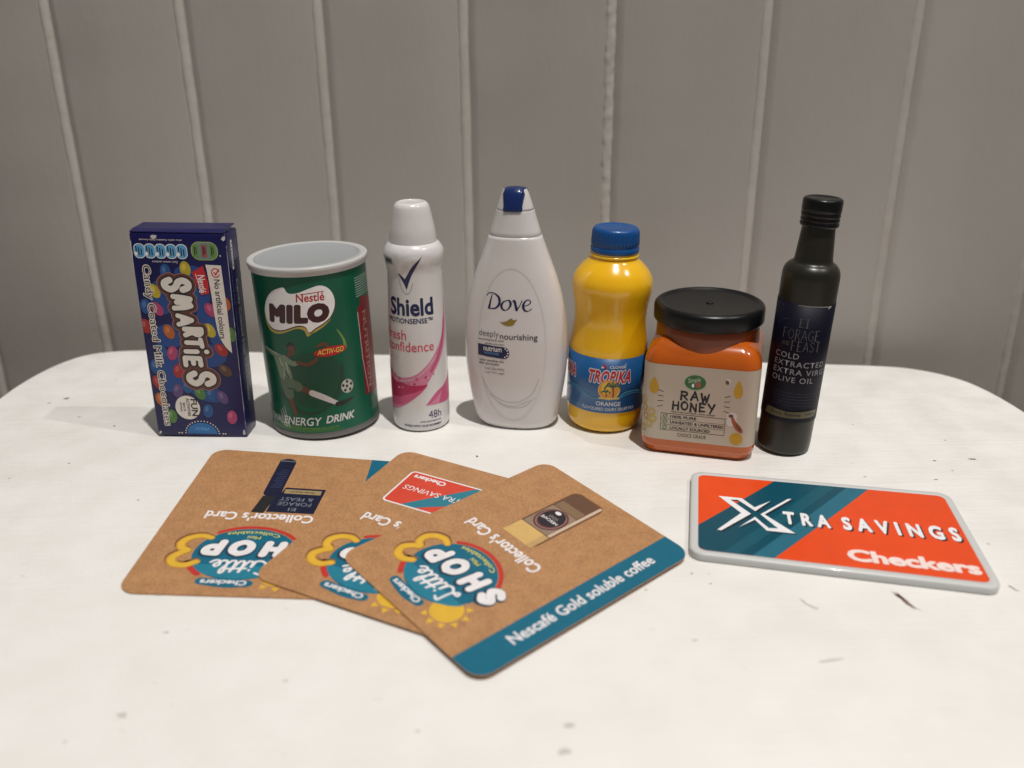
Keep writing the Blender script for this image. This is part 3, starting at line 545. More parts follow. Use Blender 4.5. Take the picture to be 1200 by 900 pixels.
# ================================================================== BODY WASH
def dove():
    r = empty('body_wash_bottle', 1.9, 354, 0, yaw=-12, label='tall curved white body wash bottle with blue flip tab on its cap', cat='bottle')
    A = [(0, 14.2), (.8, 15.6), (3, 17.2), (8, 18.5), (17, 20.05), (27, 21.2), (37, 21.6), (45, 21.15), (55, 19.4), (64.7, 16.7), (73, 13.6), (80, 11.0), (81.6, 10.4)]
    B = [(0, 8.3), (.8, 9.2), (3, 10.2), (8, 10.9), (17, 11.5), (27, 11.9), (37, 11.9), (45, 11.6), (55, 10.8), (64.7, 9.7), (73, 8.6), (80, 7.8), (81.6, 7.6)]
    def ev(T, z):
        if z <= T[0][0]: return T[0][1]
        for i in range(len(T)-1):
            if z <= T[i+1][0]:
                p0 = T[max(0, i-1)]; p1, p2 = T[i], T[i+1]; p3 = T[min(len(T)-1, i+2)]; t = (z-p1[0])/(p2[0]-p1[0])
                m1 = (p2[1]-p0[1])/max(1e-6, p2[0]-p0[0])*(p2[0]-p1[0]); m2 = (p3[1]-p1[1])/max(1e-6, p3[0]-p1[0])*(p2[0]-p1[0])
                return (2*t**3-3*t*t+1)*p1[1]+(t**3-2*t*t+t)*m1+(-2*t**3+3*t*t)*p2[1]+(t**3-t*t)*m2
        return T[-1][1]
    ex = 2.25
    def ring(a, b, z, n=96): return [(a*math.copysign(abs(sin(t))**(2/ex), sin(t)), -b*math.copysign(abs(cos(t))**(2/ex), cos(t)), z) for t in (2*pi*k/n for k in range(n))]
    wm = mat('pearly_white_plastic', (.68, .65, .64), rough=.24, sss=.25, sssc=(1, .88, .85), coat=.25)
    cm = mat('translucent_cap_plastic', (.65, .63, .625), rough=.28, sss=.35, sssc=(1, .9, .85))
    blue = mat('glossy_blue_plastic', (.006, .022, .115), rough=.22, coat=.3)
    zs = [.0, .3, .8, 1.6, 3, 5, 8]+list(np.linspace(11, 80, 30))+[81.2]
    rings('bottle_body', [ring(ev(A, z)-(.6 if z == 0 else 0), ev(B, z)-(.6 if z == 0 else 0), z) for z in zs], wm, r)
    A2 = [(81.4, 10.42), (84, 9.6), (88, 8.35), (91.2, 7.5)]; B2 = [(81.4, 7.58), (84, 7.1), (88, 6.5), (91.2, 6.0)]
    rings('cap', [ring(ev(A2, z)-.12*(z < 81.35), ev(B2, z)-.12*(z < 81.35), z) for z in (81.2, 81.4, 83, 85, 87, 89, 90.8, 91.1)], cm, r)
    A3 = [(91.3, 7.35), (94, 6.5), (97, 5.5), (99, 4.5), (100, 3.4)]; B3 = [(91.3, 5.9), (94, 5.2), (97, 4.3), (99, 3.4), (100, 2.4)]
    rings('flip_lid', [ring(ev(A3, z), ev(B3, z), z) for z in (91.25, 92, 93.5, 95, 96.5, 97.6, 98.3, 98.8, 99.0)], cm, r)
    # blue tab: a curved strip over the front and crown of the lid
    pth = [(-6.3, 91.0, 4.2), (-6.45, 91.2, 4.35), (-6.5, 91.6, 4.35), (-6.2, 93, 4.2), (-5.7, 95.2, 4.3), (-5.0, 97.4, 4.4), (-4.3, 98.7, 4.4), (-3.2, 99.6, 4.4), (-1.6, 100.0, 4.35), (.6, 100.0, 4.2), (2.6, 99.4, 3.9), (3.4, 98.2, 3.6)]
    V = []; F = []; n = 9
    for k, (y, z, hw) in enumerate(pth):
        for j in range(n):
            s = -1+2*j/(n-1); V.append((s*hw, y+.55*s*s+(1.6*(abs(s) > .99)), z-.5*s*s*(k > 5)-(.4*(abs(s) > .99)*(k > 5))))
    for k in range(len(pth)-1):
        for j in range(n-1): F.append((k*n+j, k*n+j+1, (k+1)*n+j+1, (k+1)*n+j))
    o = mesh('flip_tab', V, F, blue, r); s = o.modifiers.new('solid', 'SOLIDIFY'); s.thickness = .0009; s.offset = -1
    def fs(u, v, o):
        a, b = ev(A, v), ev(B, v); q = max(0, 1-min(.999, abs(u)/a)**ex)**(1/ex); return (u, -(b*q)-o, v)
    D = Surf(fs, 1.5, 3)
    P = lambda n_, s_, m, l, p=r: D.put(n_, s_, m, p, .02+.025*l)
    nv = ink('navy_print', (1, 1, 1)); gold = ink('olive_gold_print', (.24, .17, .025)); grey = ink('warm_grey_print', (.17, .15, .16)); dk = ink('plum_grey_print', (.045, .035, .06))
    oval = [(.2+14.0*cos(t), 37+32.3*sin(t)) for t in np.linspace(0, 2*pi, 49)[:-1]]
    for wd, of in ((.22, .05),): D.put('oval_ridge', stroke([[(x, y, wd) for x, y in oval+oval[:1]]]), wm, r, of)
    # handwritten name: pen strokes with thick and thin
    t, k = .16, .48
    lt = [W([(-7.6, 58.8, t), (-8.2, 56.4, .3), (-8.9, 53.3, k)], t, 4), W([(-9.8, 58.2, .18), (-8.8, 59.3, t), (-6.6, 59.2, .22), (-4.7, 57.6, k), (-4.6, 55.2, k), (-6.2, 53.4, .3), (-8.9, 53.0, t)], t, 5),
          W([(-1.3, 56.8, t), (-2.8, 56.2, .25), (-3.7, 54.6, k), (-3.1, 53.1, .36), (-1.7, 52.9, t), (-.4, 54.0, .3), (.1, 55.6, k), (-.5, 56.8, .3), (-1.3, 56.8, t)], t, 4),
          W([(1.0, 56.6, .25), (1.7, 56.5, k), (2.5, 53.1, k)], t, 4), W([(2.5, 53.1, .3), (3.8, 55.0, t), (4.6, 56.9, .2)], t, 4),
          W([(5.1, 54.7, t), (6.9, 55.2, .16), (8.0, 56.3, .22), (7.3, 57.3, t), (6.0, 56.8, .26), (5.1, 55.0, k), (5.6, 53.2, .4), (7.1, 52.8, t), (8.4, 53.7, t)], t, 4)]
    P('name_lettering', stroke(lt, res=.1), nv, 2)
    P('bird_emblem', poly(cat([(-4.6, 48.0), (-2.6, 48.0), (-1.2, 48.6), (.4, 49.6), (1.3, 48.9), (2.7, 49.3), (1.9, 48.0), (1.0, 46.8), (-.8, 46.4), (-2.6, 46.8), (-4.0, 47.4), (-2.4, 47.4)], 4, True)), gold, 2)
    P('lettering', text('deeply', (-13.3, 40.6, -4.7, 44.0)), grey, 2); P('lettering', text('nourishing', (-4.3, 40.0, 11.0, 43.3), bold=.014), dk, 2)
    P('small_lettering', text('nourishing body wash', (-13.6, 39.4, -2.6, 40.4), bold=.01), dk, 2); P('small_lettering', text('gentle pro-care', (-10.6, 37.9, -2.6, 38.8), bold=.01), dk, 2)
    bd = P('blue_badge', poly([(-13.9, 33.0), (-13.9, 37.9)]+[(-2.6+2.2*cos(q), 34.9+2.5*sin(q)) for q in np.linspace(pi/2, -pi/2, 10)]), ink('navy_badge_print', (.006, .012, .07)), 2)
    P('lettering', text('nutrium', (-11.4, 35.2, -3.6, 37.4), bold=.015), bwhite, 3, bd); P('lettering', text('MOISTURE', (-11.0, 33.8, -4.8, 34.8)), sky, 3, bd)
    for q in np.linspace(1.2, -1.3, 5): P('badge_dot', poly(ell(-2.7+1.7*cos(q), 35+1.9*sin(q), .32-.0*q, .32, 0, 8)), bwhite, 3, bd)
    for s_, x0, y0, x1 in (('softer smoother skin', -13.3, 30.6, -2.7), ('after one shower', -13.6, 29.2, -4.6)): P('small_lettering', text(s_, (x0, y0, x1, y0+1.1), bold=.015), dk, 2)
    for s_, x0, y0, x1 in (('غسول للجسم مغذي', -11.0, 27.0, -2.6), ('بشرة أكثر نعومة', -11.3, 25.3, -2.6)): P('small_lettering', text(s_, (x0, y0, x1, y0+1.4), bold=.02), dk, 2)
    silk = ink('silk_swirl_print', (.50, .475, .475), .25)
    for pth_ in ([(-12.5, 24), (-9, 17), (-3, 13.5), (4, 14), (9, 18), (11.5, 24)], [(-11, 20), (-6, 13.2), (1, 11.5), (8, 14.5)], [(-9, 16), (-3, 11.2), (5, 11.4), (10, 16)]): P('silk_swirl', stroke([W(pth_, .16, 5)]), silk, 1)
dove()

# ================================================================== JUICE BOTTLE
def trop():
    r = empty('juice_bottle', 39.2, 354.1, .5, tilt=1.8, label='plump yellow orange juice bottle with blue screw cap and blue label', cat='bottle')
    ym = mat('yellow_juice_plastic', (.85, .48, .007), rough=.20, coat=.6, sss=.3, sssc=(1, .6, .1), var=.05, vscale=30)
    dz = lambda z: z-2.6*max(0, min(1, (z-36)/38))
    prof = smoothprof([(q_, dz(z_)) for q_, z_ in [(12.6, .1), (14.0, .3), (14.9, 1.2), (15.5, 3.2), (15.8, 6), (16.0, 9), (16.15, 15), (16.2, 26), (16.25, 32), (16.0, 36), (15.3, 41), (14.75, 47), (14.95, 52), (15.75, 57), (16.3, 61), (16.1, 64.5), (14.6, 68), (12.2, 71), (10.0, 73.2), (9.3, 74.6), (9.3, 76.5)]], 4)
    lathe('bottle_body', prof, ym, r)
    lathe('neck_ring', [(9.2, 71.7), (9.8, 71.9), (9.9, 72.6), (9.2, 72.9)], ym, r, cap0=False, cap1=False)
    cb = mat('blue_ribbed_plastic', (.003, .068, .25), rough=.34, coat=.1, spec=.4)
    def rib(a, z, rr): return .10*(1 if sin(a*46) > 0 else -1) if 76.6 < z < 81.8 and rr > 9 else 0
    lathe('screw_cap', [(q_, z_-2.6) for q_, z_ in [(9.0, 76.0), (9.55, 76.2), (9.7, 76.8), (9.7, 78.2), (9.35, 78.5), (9.35, 79.0), (9.55, 79.3), (9.5, 81), (9.4, 83), (9.3, 84.2), (9.05, 85.1), (8.5, 85.75), (7.6, 86.0), (7.4, 85.9), (.01, 86.0)]], cb, r, n=276, cap0=True, cap1=False, rf=rib)
    for k in range(-3, 6): 
        a = k*.125+.12; V_ = ell(0, 0, .16, .2, 0, 6)
    bl = mat('blue_paper_label', (.004, .085, .255), rough=.36, coat=.3, var=.06, vscale=30)
    g = lambda z: 16.33
    C_ = Surf(lambda u, v, o: ((g(v)+o)*sin(u/16.2), -(g(v)+o)*cos(u/16.2), v), 1.0, 0)
    lathe('label', [(16.2, 9.6), (16.33, 9.6), (16.33, 33.2), (16.2, 33.2)], bl, r, cap0=False, cap1=False)
    P = lambda n_, s_, m, l, p=r: C_.put(n_, s_, m, p, .02+.025*l)
    rd = ink('tropical_red_print', (.48, .012, .03)); pl_ = ink('pale_print', (.62, .62, .64)); aq = ink('aqua_line_print', (.05, .26, .40))
    for sx in (0, -24.5):
        nm = P('name_outline', text('TROPIKA', (-9.0+sx, 23.0, 8.2+sx, 28.0), bold=.10, shear=.28, space=1.08, fit0=True), pl_, 1); P('lettering', text('TROPIKA', (-9.0+sx, 23.0, 8.2+sx, 28.0), bold=.035, shear=.28, space=1.08, fit0=True), rd, 2, nm)
    P('maker_lettering', text('CLOVER', (-.9, 29.2, 6.0, 30.4), bold=.06), pl_, 2)
    for a in range(3): P('clover_leaf', poly(ell(-3.0+.75*cos(a*2.1+1.57), 29.9+.65*sin(a*2.1+1.57), .6, .5, 0, 8)), pl_ if a == 1 else rd, 2)
    sun = P('sun_emblem', poly(ell(-.5, 19.9, 4.5, 4.3, 0, 32)), ink('pale_yellow_print', (.62, .42, .10)), 2.3); P('sun_disc', poly(ell(-.6, 20.0, 4.0, 3.8, 0, 32)), ink('orange_sun_print', (.62, .24, .025)), 2.8, sun)
    P('sun_glow', poly(ell(-1.8, 20.6, 2.0, 2.6, 0, 20)), ink('bright_yellow_print', (.70, .42, .05)), 3.1, sun)
    pg = ink('palm_green_print', (.02, .10, .05)); pb = ink('palm_trunk_print', (.10, .05, .02))
    P('palm_trunk', stroke([W([(1.2, 16.8), (1.3, 19), (.9, 21)], .28, 3), W([(-1.6, 16.8), (-1.5, 18), (-1.8, 18.8)], .2, 3)]), pb, 3.6, sun)
    P('palm_leaf', stroke([W([(.9, 21.2), (.9+2.3*cos(a), 21.4+1.6*sin(a)+.4), (.9+3.2*cos(a), 20.5+2.0*sin(a))], .32, 3) for a in (0, .8, 1.6, 2.4, 3.1)]+[W([(-1.8, 19), (-1.8+1.1*cos(a), 19.3+.7*sin(a)), (-1.8+1.7*cos(a), 18.7+.8*sin(a))], .25, 3) for a in (0, 1, 2.1, 3.1)]), pg, 4, sun)
    P('sand_line', poly(rrect(-4.6, 15.9, 3.8, 16.7, .3)), ink('pale_yellow_print', (1, 1, 1)), 3.8, sun)
    P('wave_line', stroke([W([(-24, 17.2), (-19.2, 18.8), (-14.6, 19.3), (-11.1, 17.3), (-7.1, 16.0), (-4.6, 15.7)], .22, 5), W([(-24, 16.4), (-19.2, 18.0), (-14.8, 18.3), (-12, 17.0)], .14, 5), W([(3.6, 16.6), (6.7, 18.6), (11.7, 18.6), (17, 17)], .24, 5), W([(3.8, 16.2), (7.6, 17.7), (12, 17.6), (17, 16)], .14, 5)]), aq, 1)
    P('lettering', text('ORANGE', (-5.5, 12.9, 4.6, 14.7), bold=.02), pl_, 2); P('small_lettering', text('FLAVOURED DAIRY FRUIT MIX', (-11.4, 10.7, 11.2, 12.1)), pl_, 2)
    P('small_lettering', text('250ml', (-17.2, 11.3, -13.6, 12.3)), aq, 2)
trop()

# ================================================================== HONEY JAR
def honey():
    r = empty('honey_jar', 77.5, 338.5, 0, yaw=-16, label='squat square orange honey jar with black lid and cream paper label', cat='jar')
    om = mat('amber_orange_plastic', (.50, .102, .006), rough=.17, coat=.3, sss=.3, sssc=(1, .35, .08), var=.07, vscale=22)
    nm = mat('amber_neck_plastic', (.24, .048, .007), rough=.30, coat=.15, sss=.2, sssc=(1, .3, .08))
    def sq(h, rad, z): return [(x, y, z) for x, y in rrect(-h, -h, h, h, rad, 8)]
    R = [sq(19.2, 5, .1), sq(20.3, 5.5, .4), sq(20.9, 6, 1.2), sq(21.0, 6, 2.2), sq(21.4, 6, 2.7), sq(21.9, 6.2, 3.6), sq(22.0, 6.2, 5), sq(22.0, 6.2, 20), sq(22.0, 6.2, 36.5)]
    rr = 10.5
    for q in np.linspace(.1, pi/2, 10): ins = rr*(1-cos(q))*.95; R.append(sq(22-ins, max(2.2, 6.2-ins*.5), 36.5+rr*sin(q)))
    rings('jar_body', R, om, r)
    lathe('neck', [(20.1, 34), (20.1, 44), (19.9, 47.5), (19.8, 53)], nm, r)
    bk = mat('black_satin_plastic', (.005, .0055, .006), rough=.30, coat=0, spec=.3, bump=.02, bscale=200, var=.1)
    lathe('lid', [(19.5, 50.7), (20.7, 50.6), (21.2, 50.9), (21.35, 51.5), (21.35, 55.6), (21.2, 56.4), (20.7, 57.1), (19.9, 57.6), (19.2, 57.7), (18.7, 57.5), (18.0, 56.9), (17.4, 56.8), (.01, 56.75)], bk, r, cap0=True, cap1=False, n=128)
    lathe('lid_nub', [(1.4, 56.7), (1.5, 57.0), (1.1, 57.15), (.5, 57.0), (.01, 56.8)], bk, r, n=24, cap0=False, cap1=False)
    h, rad = 22.0, 6.2
    def per(u, o):
        f = h-rad
        s = 1 if u >= 0 else -1; a = abs(u)
        if a <= f: return (u, -h-o)
        a -= f; arc = rad*pi/2
        if a <= arc: t = a/rad; return (s*(f+(rad+o)*sin(t)), -f-(rad+o)*cos(t))
        return (s*(h+o), -f+(a-arc))
    H_ = Surf(lambda u, v, o: (*per(u, o), v), 1.2, 0)
    P = lambda n_, s_, m, l, p=r: H_.put(n_, s_, m, p, .03+.025*l)
    cr = mat('cream_paper_label', (.50, .425, .335), rough=.45, var=.04, vscale=40, bump=.02)
    lb = P('label', poly([(-30, 6.4), (30, 6.4), (30, 37.8), (-30, 37.8)]), cr, 0)
    k = blk; gd = ink('honey_gold_print', (.52, .29, .015)); gn = ink('leaf_green_print', (.03, .13, .04)); 
    lg = P('oval_logo', poly(ell(-1.8, 31.5, 4.3, 3.3, 2)), ink('pale_green_keyline', (.40, .47, .32)), 1, lb); P('logo_fill', poly(ell(-1.8, 31.5, 4.0, 3.0, 2)), gn, 2, lg)
    P('lettering', text('Simple', (-4.6, 31.0, .2, 33.4), shear=.3, bold=.02, rot=12), ink('pale_green_keyline', (1, 1, 1)), 3, lg); P('logo_mark', poly(ell(-.6, 30.6, .9, 1.1)), ink('berry_print', (.40, .08, .05)), 3, lg); P('logo_mark', poly(ell(-2.6, 30.2, .5, .8)), bwhite, 3, lg)
    # brush lettering
    GL = {'R': [[(.1, 0), (.12, 1)], [(.12, .98), (.75, .92), (.8, .6), (.15, .5)], [(.4, .5), (.9, .02)]], 'A': [[(.05, 0), (.5, 1)], [(.5, 1), (.95, 0)], [(.22, .38), (.8, .36)]], 'W': [[(.02, 1), (.25, 0)], [(.25, 0), (.5, .7)], [(.5, .7), (.72, .02)], [(.72, .02), (1, 1)]],
          'H': [[(.1, 0), (.12, 1)], [(.88, 0), (.9, 1)], [(.12, .5), (.9, .52)]], 'O': [[(.5, 1), (.1, .75), (.1, .25), (.5, 0), (.9, .25), (.9, .75), (.5, 1)]], 'N': [[(.1, 0), (.12, 1)], [(.12, 1), (.88, .02)], [(.88, .02), (.9, 1)]], 'E': [[(.85, .95), (.14, 1)], [(.14, 1), (.12, 0)], [(.12, 0), (.9, .04)], [(.14, .52), (.72, .52)]], 'Y': [[(.05, 1), (.5, .5)], [(.95, 1), (.35, -.12)]]}
    def word(sx, x0, y0, cw, chh, gap, rr_):
        out = []
        for i, c in enumerate(sx):
            ox = x0+i*(cw+gap); dy = .25*sin(i*2.3)
            for st in GL[c]: q = [(ox+x*cw, y0+dy+y*chh, rr_*(1.15-.35*(j/max(1, len(st)-1)))) for j, (x, y) in enumerate(st)]; out.append(W(q, rr_, 4) if len(q) > 2 else q)
        return stroke(out, res=.12)
    P('lettering', word('RAW', -7.0, 24.0, 2.9, 3.4, 1.0, .38), k, 2, lb); P('lettering', word('HONEY', -9.9, 19.7, 2.55, 3.3, .82, .38), k, 2, lb)
    P('small_lettering', text('100% PURE NATURAL | RAW HONEY', (-10.2, 18.1, 6.6, 18.9), bold=.03), k, 2, lb)
    fx = P('claims_frame', poly([(-14.1, 10.6), (10.5, 10.6), (10.5, 17.8), (-14.1, 17.8)], [(-13.9, 10.8), (10.3, 10.8), (10.3, 17.6), (-13.9, 17.6)]), k, 1, lb)
    for i, s_ in enumerate(('100% PURE', 'UNHEATED & UNFILTERED', 'LOCALLY SOURCED')):
        y = 15.6-i*2.35; x1 = (-.4, 10.0, 5.0)[i]; P('lettering', text(s_, (-10.4, y+.3, x1, y+1.5), bold=.045), k, 2, fx)
        P('tick_bubble', poly(ell(-12.4, y+.9, .95, .8, 0, 14)), gn, 2, fx); P('tick_bubble_fill', poly(ell(-12.4, y+.9, .7, .55, 0, 14)), ink('pale_label_print', (.50, .48, .36)), 3, fx)
        P('tick', stroke([[(-12.9, y+1.0, .1), (-12.5, y+.6, .1), (-11.7, y+1.6, .1)]], res=.05), gn, 4, fx)
        if i: P('frame_line', poly([(-13.9, y+2.0), (10.3, y+2.0), (10.3, y+2.12), (-13.9, y+2.12)]), k, 1.5, fx)
    P('lettering', text('CHOICE GRADE', (-7.4, 8.3, 3.7, 9.8), bold=.0), k, 2, lb)
    def drop(cx, cy, a, b): return poly([(cx+a*sin(t)*(1 if b > 0 else 1)*(sin(t/2)**.9), cy+b*cos(t)) for t in np.linspace(0, 2*pi, 30)[:-1]])
    for cx, cy, a, b in ((-17.4, 28.9, 2.5, 3.4), (14.3, 30.3, 2.1, 3.7)): P('honey_drop', drop(cx, cy, a, b), gd, 1, lb)
    P('honey_drop', poly(ell(15.0, 9.8, 2.5, 2.6)), gd, 1, lb)
    for i, (x, y) in enumerate([(-21.6, 21.9), (-21.2, 18.6), (-17.8, 17.6), (-20.5, 15.2), (-18.7, 12.4), (-21.4, 9.9), (-17.2, 14.9)]): P('honeycomb_cell', poly(ell(x, y, 1.7, 1.8, 15, 6), ell(x, y, .9, 1.0, 15, 6)), ink(('honeycomb_print', 'dark_honeycomb_print')[i % 2], ((.48, .34, .06), (.40, .22, .05))[i % 2]), 1+.2*i, lb)
    for s in (-1, 1):
        for i in range(4): x = -2+s*11.6; y = 26.6-i*1.9; tl = (.9, .3, -.3, -.9)[i]*(-s); P('sparkle_line', stroke([[(x-s*.2*i*0, y, .13), (x+s*2.0, y+(.7-.45*i)*1.0, .13)]], res=.06), k, 1, lb)
    bee = P('bee_print', poly(ell(10.2, 33.0, 1.1, 1.2)), ink('pale_wing_print', (.62, .60, .56)), 1, lb); P('bee_body', poly(ell(10.0, 32.7, .7, .9, 30)), ink('bee_brown_print', (.14, .06, .03)), 2, bee)
    b2 = P('bee_print', poly(ell(12.8, 19.0, 1.9, 1.8), ), ink('pale_wing_print', (1, 1, 1)), 1, lb); P('wing', poly(ell(12.9, 16.8, 2.1, 2.0, 20)), ink('pale_wing_print', (1, 1, 1)), 1.3, b2); P('bee_body', stroke([W([(13.0, 18.4, .5), (13.8, 16.6, .8), (15.4, 14.4, 1.1), (16.8, 13.0, .6)], 1, 4)]), ink('bee_rust_print', (.36, .09, .03)), 2, b2)
    P('bee_spot', poly(ell(12.4, 19.2, .9, .7)), ink('bee_brown_print', (1, 1, 1)), 2, b2); P('bee_shade', stroke([W([(14.6, 15.8, .3), (16.2, 13.8, .5)], 1, 3)]), ink('bee_brown_print', (1, 1, 1)), 3, b2)
honey()

# ================================================================== OLIVE OIL BOTTLE
def olive():
    r = empty('oil_bottle', 108.6, 326.7, .45, tilt=2.6, label='slim dark green glass oil bottle with black ribbed cap and navy label', cat='bottle')
    gl = mat('dark_olive_glass', (.018, .0165, .0105), rough=.33, coat=.08, spec=.4, var=.15, vscale=20, croughness=.25)
    bk = mat('black_ribbed_plastic', (.004, .004, .0045), rough=.28, coat=0, spec=.35)
    lathe('bottle_body', smoothprof([(8.6, .05), (9.4, .25), (9.9, .9), (10.15, 2.2), (10.3, 8), (10.4, 30), (10.45, 50), (10.5, 68), (10.4, 71.3), (9.9, 73.2), (8.7, 74.8), (7.5, 75.6), (6.9, 76.8), (6.7, 79), (6.3, 84), (5.9, 89), (5.9, 91)], 4), gl, r)
    cp = [(5.8, 88.9), (6.6, 89.0), (6.95, 89.5), (6.95, 90.3), (6.5, 90.6), (6.5, 90.8), (6.95, 91.1), (6.95, 91.9), (6.55, 92.2), (6.55, 92.4), (7.0, 92.7), (7.0, 93.9), (6.75, 94.2), (7.05, 94.5), (7.1, 95.5), (7.1, 98.0), (6.9, 98.8), (6.3, 99.2), (5.6, 99.3), (5.4, 99.1), (.01, 99.05)]
    lathe('screw_cap', cp, bk, r, cap1=False)
    lm = mat('navy_paper_label', (.0032, .0033, .0125), rough=.5, coat=0, spec=.18, var=.15, vscale=30)
    rz = lambda z: 10.56
    lathe('label', [(10.3, 14.6), (10.56, 14.6), (10.6, 40), (10.62, 61.4), (10.45, 61.4)], lm, r, cap0=False, cap1=False)
    C_ = Surf(lambda u, v, o: ((10.62+o)*sin(u/10.6), -(10.62+o)*cos(u/10.6), v), .8, 0)
    P = lambda n_, s_, m, l, p=r: C_.put(n_, s_, m, p, .01+.02*l)
    gr = ink('pewter_print', (.075, .072, .07), .4); sil = ink('silver_lettering_print', (.26, .265, .29), .45); pur = ink('dim_violet_print', (.035, .03, .075))
    GS = {'F': [[(.2, 0), (.2, 1)], [(.02, 1), (.85, 1)], [(.2, .52), (.65, .52)]], 'O': [[(.5, 1), (.08, .7), (.08, .3), (.5, 0), (.92, .3), (.92, .7), (.5, 1)]], 'R': [[(.2, 0), (.2, 1)], [(.05, 1), (.6, 1), (.8, .78), (.55, .52), (.2, .5)], [(.45, .5), (.95, 0)]], 'A': [[(.02, 0), (.48, 1)], [(.48, 1), (.98, 0)], [(.2, .35), (.8, .35)]],
          'G': [[(.9, .85), (.5, 1), (.08, .7), (.08, .3), (.5, 0), (.9, .15), (.9, .45)], [(.6, .45), (1, .45)]], 'E': [[(.18, 0), (.18, 1)], [(.02, 1), (.85, 1)], [(.02, 0), (.88, 0)], [(.18, .52), (.65, .52)]], 'S': [[(.85, .85), (.5, 1), (.15, .78), (.5, .52), (.85, .25), (.5, 0), (.12, .15)]], 'T': [[(.5, 0), (.5, 1)], [(.02, 1), (.98, 1)]], 'I': [[(.5, 0), (.5, 1)], [(.2, 0), (.8, 0)], [(.2, 1), (.8, 1)]], '1': [[(.5, 0), (.5, 1)], [(.2, 0), (.8, 0)]]}
    def serif(sx, x0, y0, x1, y1, rr=.2):
        cw = (x1-x0)/len(sx); out = []
        for i, c in enumerate(sx):
            for st in GS[c]:
                vert = len(st) == 2 and abs(st[0][0]-st[1][0]) < .1
                out.append(W([(x0+cw*(i+.08+.84*x), y0+(y1-y0)*y) for x, y in st], rr if vert else rr*.55, 3))
        return stroke(out, res=.11)
    P('emblem', serif('EI', -4.9, 53.0, -.9, 56.2, .2), gr, 1); P('name_lettering', serif('FORAGE', -10.8, 48.0, 3.8, 51.8, .18), gr, 1); P('name_lettering', serif('FEAST', -6.8, 43.6, 4.6, 47.4, .18), gr, 1); P('name_lettering', text('AND', (-10.4, 45.2, -7.2, 46.8)), gr, 1)
    for i, (s_, x1) in enumerate((('COLD', -3.0), ('EXTRACTED', 8.2), ('EXTRA VIRGIN', 12.8), ('OLIVE OIL', 4.0))): y = 40.3-i*3.15; P('lettering', text(s_, (-12.4, y, x1, y+2.2), bold=.004, space=1.15), sil, 1)
    for i in range(5): P('small_lettering', text('premium oil pressed from fresh estate grown fruit', (-11.0+(i % 2)*.6, 26.2-i*1.25, 6.5+(i % 3)*.8, 26.9-i*1.25)), pur, 1)
    bn = P('gold_band', poly([(-13.6, 16.2), (-12.6, 19.4), (-4, 18.9), (7.5, 19.6), (9.4, 18.6), (8.0, 16.6), (-4, 16.3)]), ink('dull_gold_print', (.10, .095, .045), .35), 1); P('lettering', text('Family Reserve', (-10.6, 16.7, 1.2, 18.6), shear=.35, bold=.01), blk, 2, bn); P('small_lettering', text('500ml', (3.0, 17.6, 7.0, 18.6)), blk, 2, bn)
    P('label_pale_mark', stroke([[(-6, 61.1, .07), (2, 61.2, .09), (6.5, 61.0, .12)], [(5.6, 60.4, .25), (6.6, 60.9, .35)]], res=.06), ink('pale_label_line', (.45, .44, .42)), 1)  # pale strokes along the label's upper edge
    P('leaf_print', stroke([W([(-16, 54), (-14, 57.5), (-12, 58.8)], .25, 4), W([(-13.6, 52.4), (-11.4, 54.8), (-9.4, 55.2)], .22, 4), W([(-15, 60.4), (-12.4, 60.0)], .3, 3)]), pur, 1)
olive()

# ================================================================== COLLECTOR CARDS
kraft = mat('brown_kraft_card', (.43, .225, .100), rough=.52, var=.09, vscale=170, bump=.03, bscale=500)
def kraftfix():
    nt = kraft.node_tree; N = nt.nodes; L_ = nt.links; b = N['Principled BSDF']; src = b.inputs['Base Color'].links[0].from_socket
    tc = [n for n in N if n.type == 'TEX_COORD'][0]
    mp = N.new('ShaderNodeMapping'); mp.inputs['Scale'].default_value = (1, .45, 1); mp.inputs['Rotation'].default_value = (0, 0, .5); L_.new(tc.outputs['Object'], mp.inputs[0])
    n = N.new('ShaderNodeTexNoise'); n.inputs['Scale'].default_value = 1500; n.inputs['Detail'].default_value = 3; L_.new(mp.outputs[0], n.inputs[0])
    cr = N.new('ShaderNodeValToRGB'); cr.color_ramp.elements[0].position = .33; cr.color_ramp.elements[0].color = (.80, .76, .72, 1); cr.color_ramp.elements[1].position = .62; cr.color_ramp.elements[1].color = (1.08, 1.08, 1.08, 1); L_.new(n.outputs[0], cr.inputs[0])
    mx = N.new('ShaderNodeMix'); mx.data_type = 'RGBA'; mx.blend_type = 'MULTIPLY'; mx.inputs[0].default_value = .8; L_.new(src, mx.inputs[6]); L_.new(cr.outputs[0], mx.inputs[7]); L_.new(mx.outputs[2], b.inputs['Base Color'])
kraftfix()
teal = ink('teal_print', (.003, .125, .205), .42); tred = ink('brick_red_print', (.50, .035, .025)); yel = ink('warm_yellow_print', (.70, .42, .04)); yel2 = ink('lemon_print', (.66, .60, .12)); pw = ink('soft_white_print', (.78, .75, .76)); navs = ink('navy_shadow_print', (.012, .04, .075))
amb = ink('amber_shade_print', (.55, .27, .03)); tealL = ink('light_teal_print', (.015, .19, .28)); shade = ink('dark_kraft_print', (.20, .09, .035))
def upz(sh): V, F = sh; return V, F
def fl(V_F, flip_x=False):  # text is drawn v-up; card frame is v-down
    V, F = V_F; return np.column_stack([V[:, 0], -V[:, 1]]), F
def ctext(s, box, **k):
    x0, y0, x1, y1 = box; V, F = text(s, (x0, -y1, x1, -y0), **k); return np.column_stack([V[:, 0], -V[:, 1]]), F
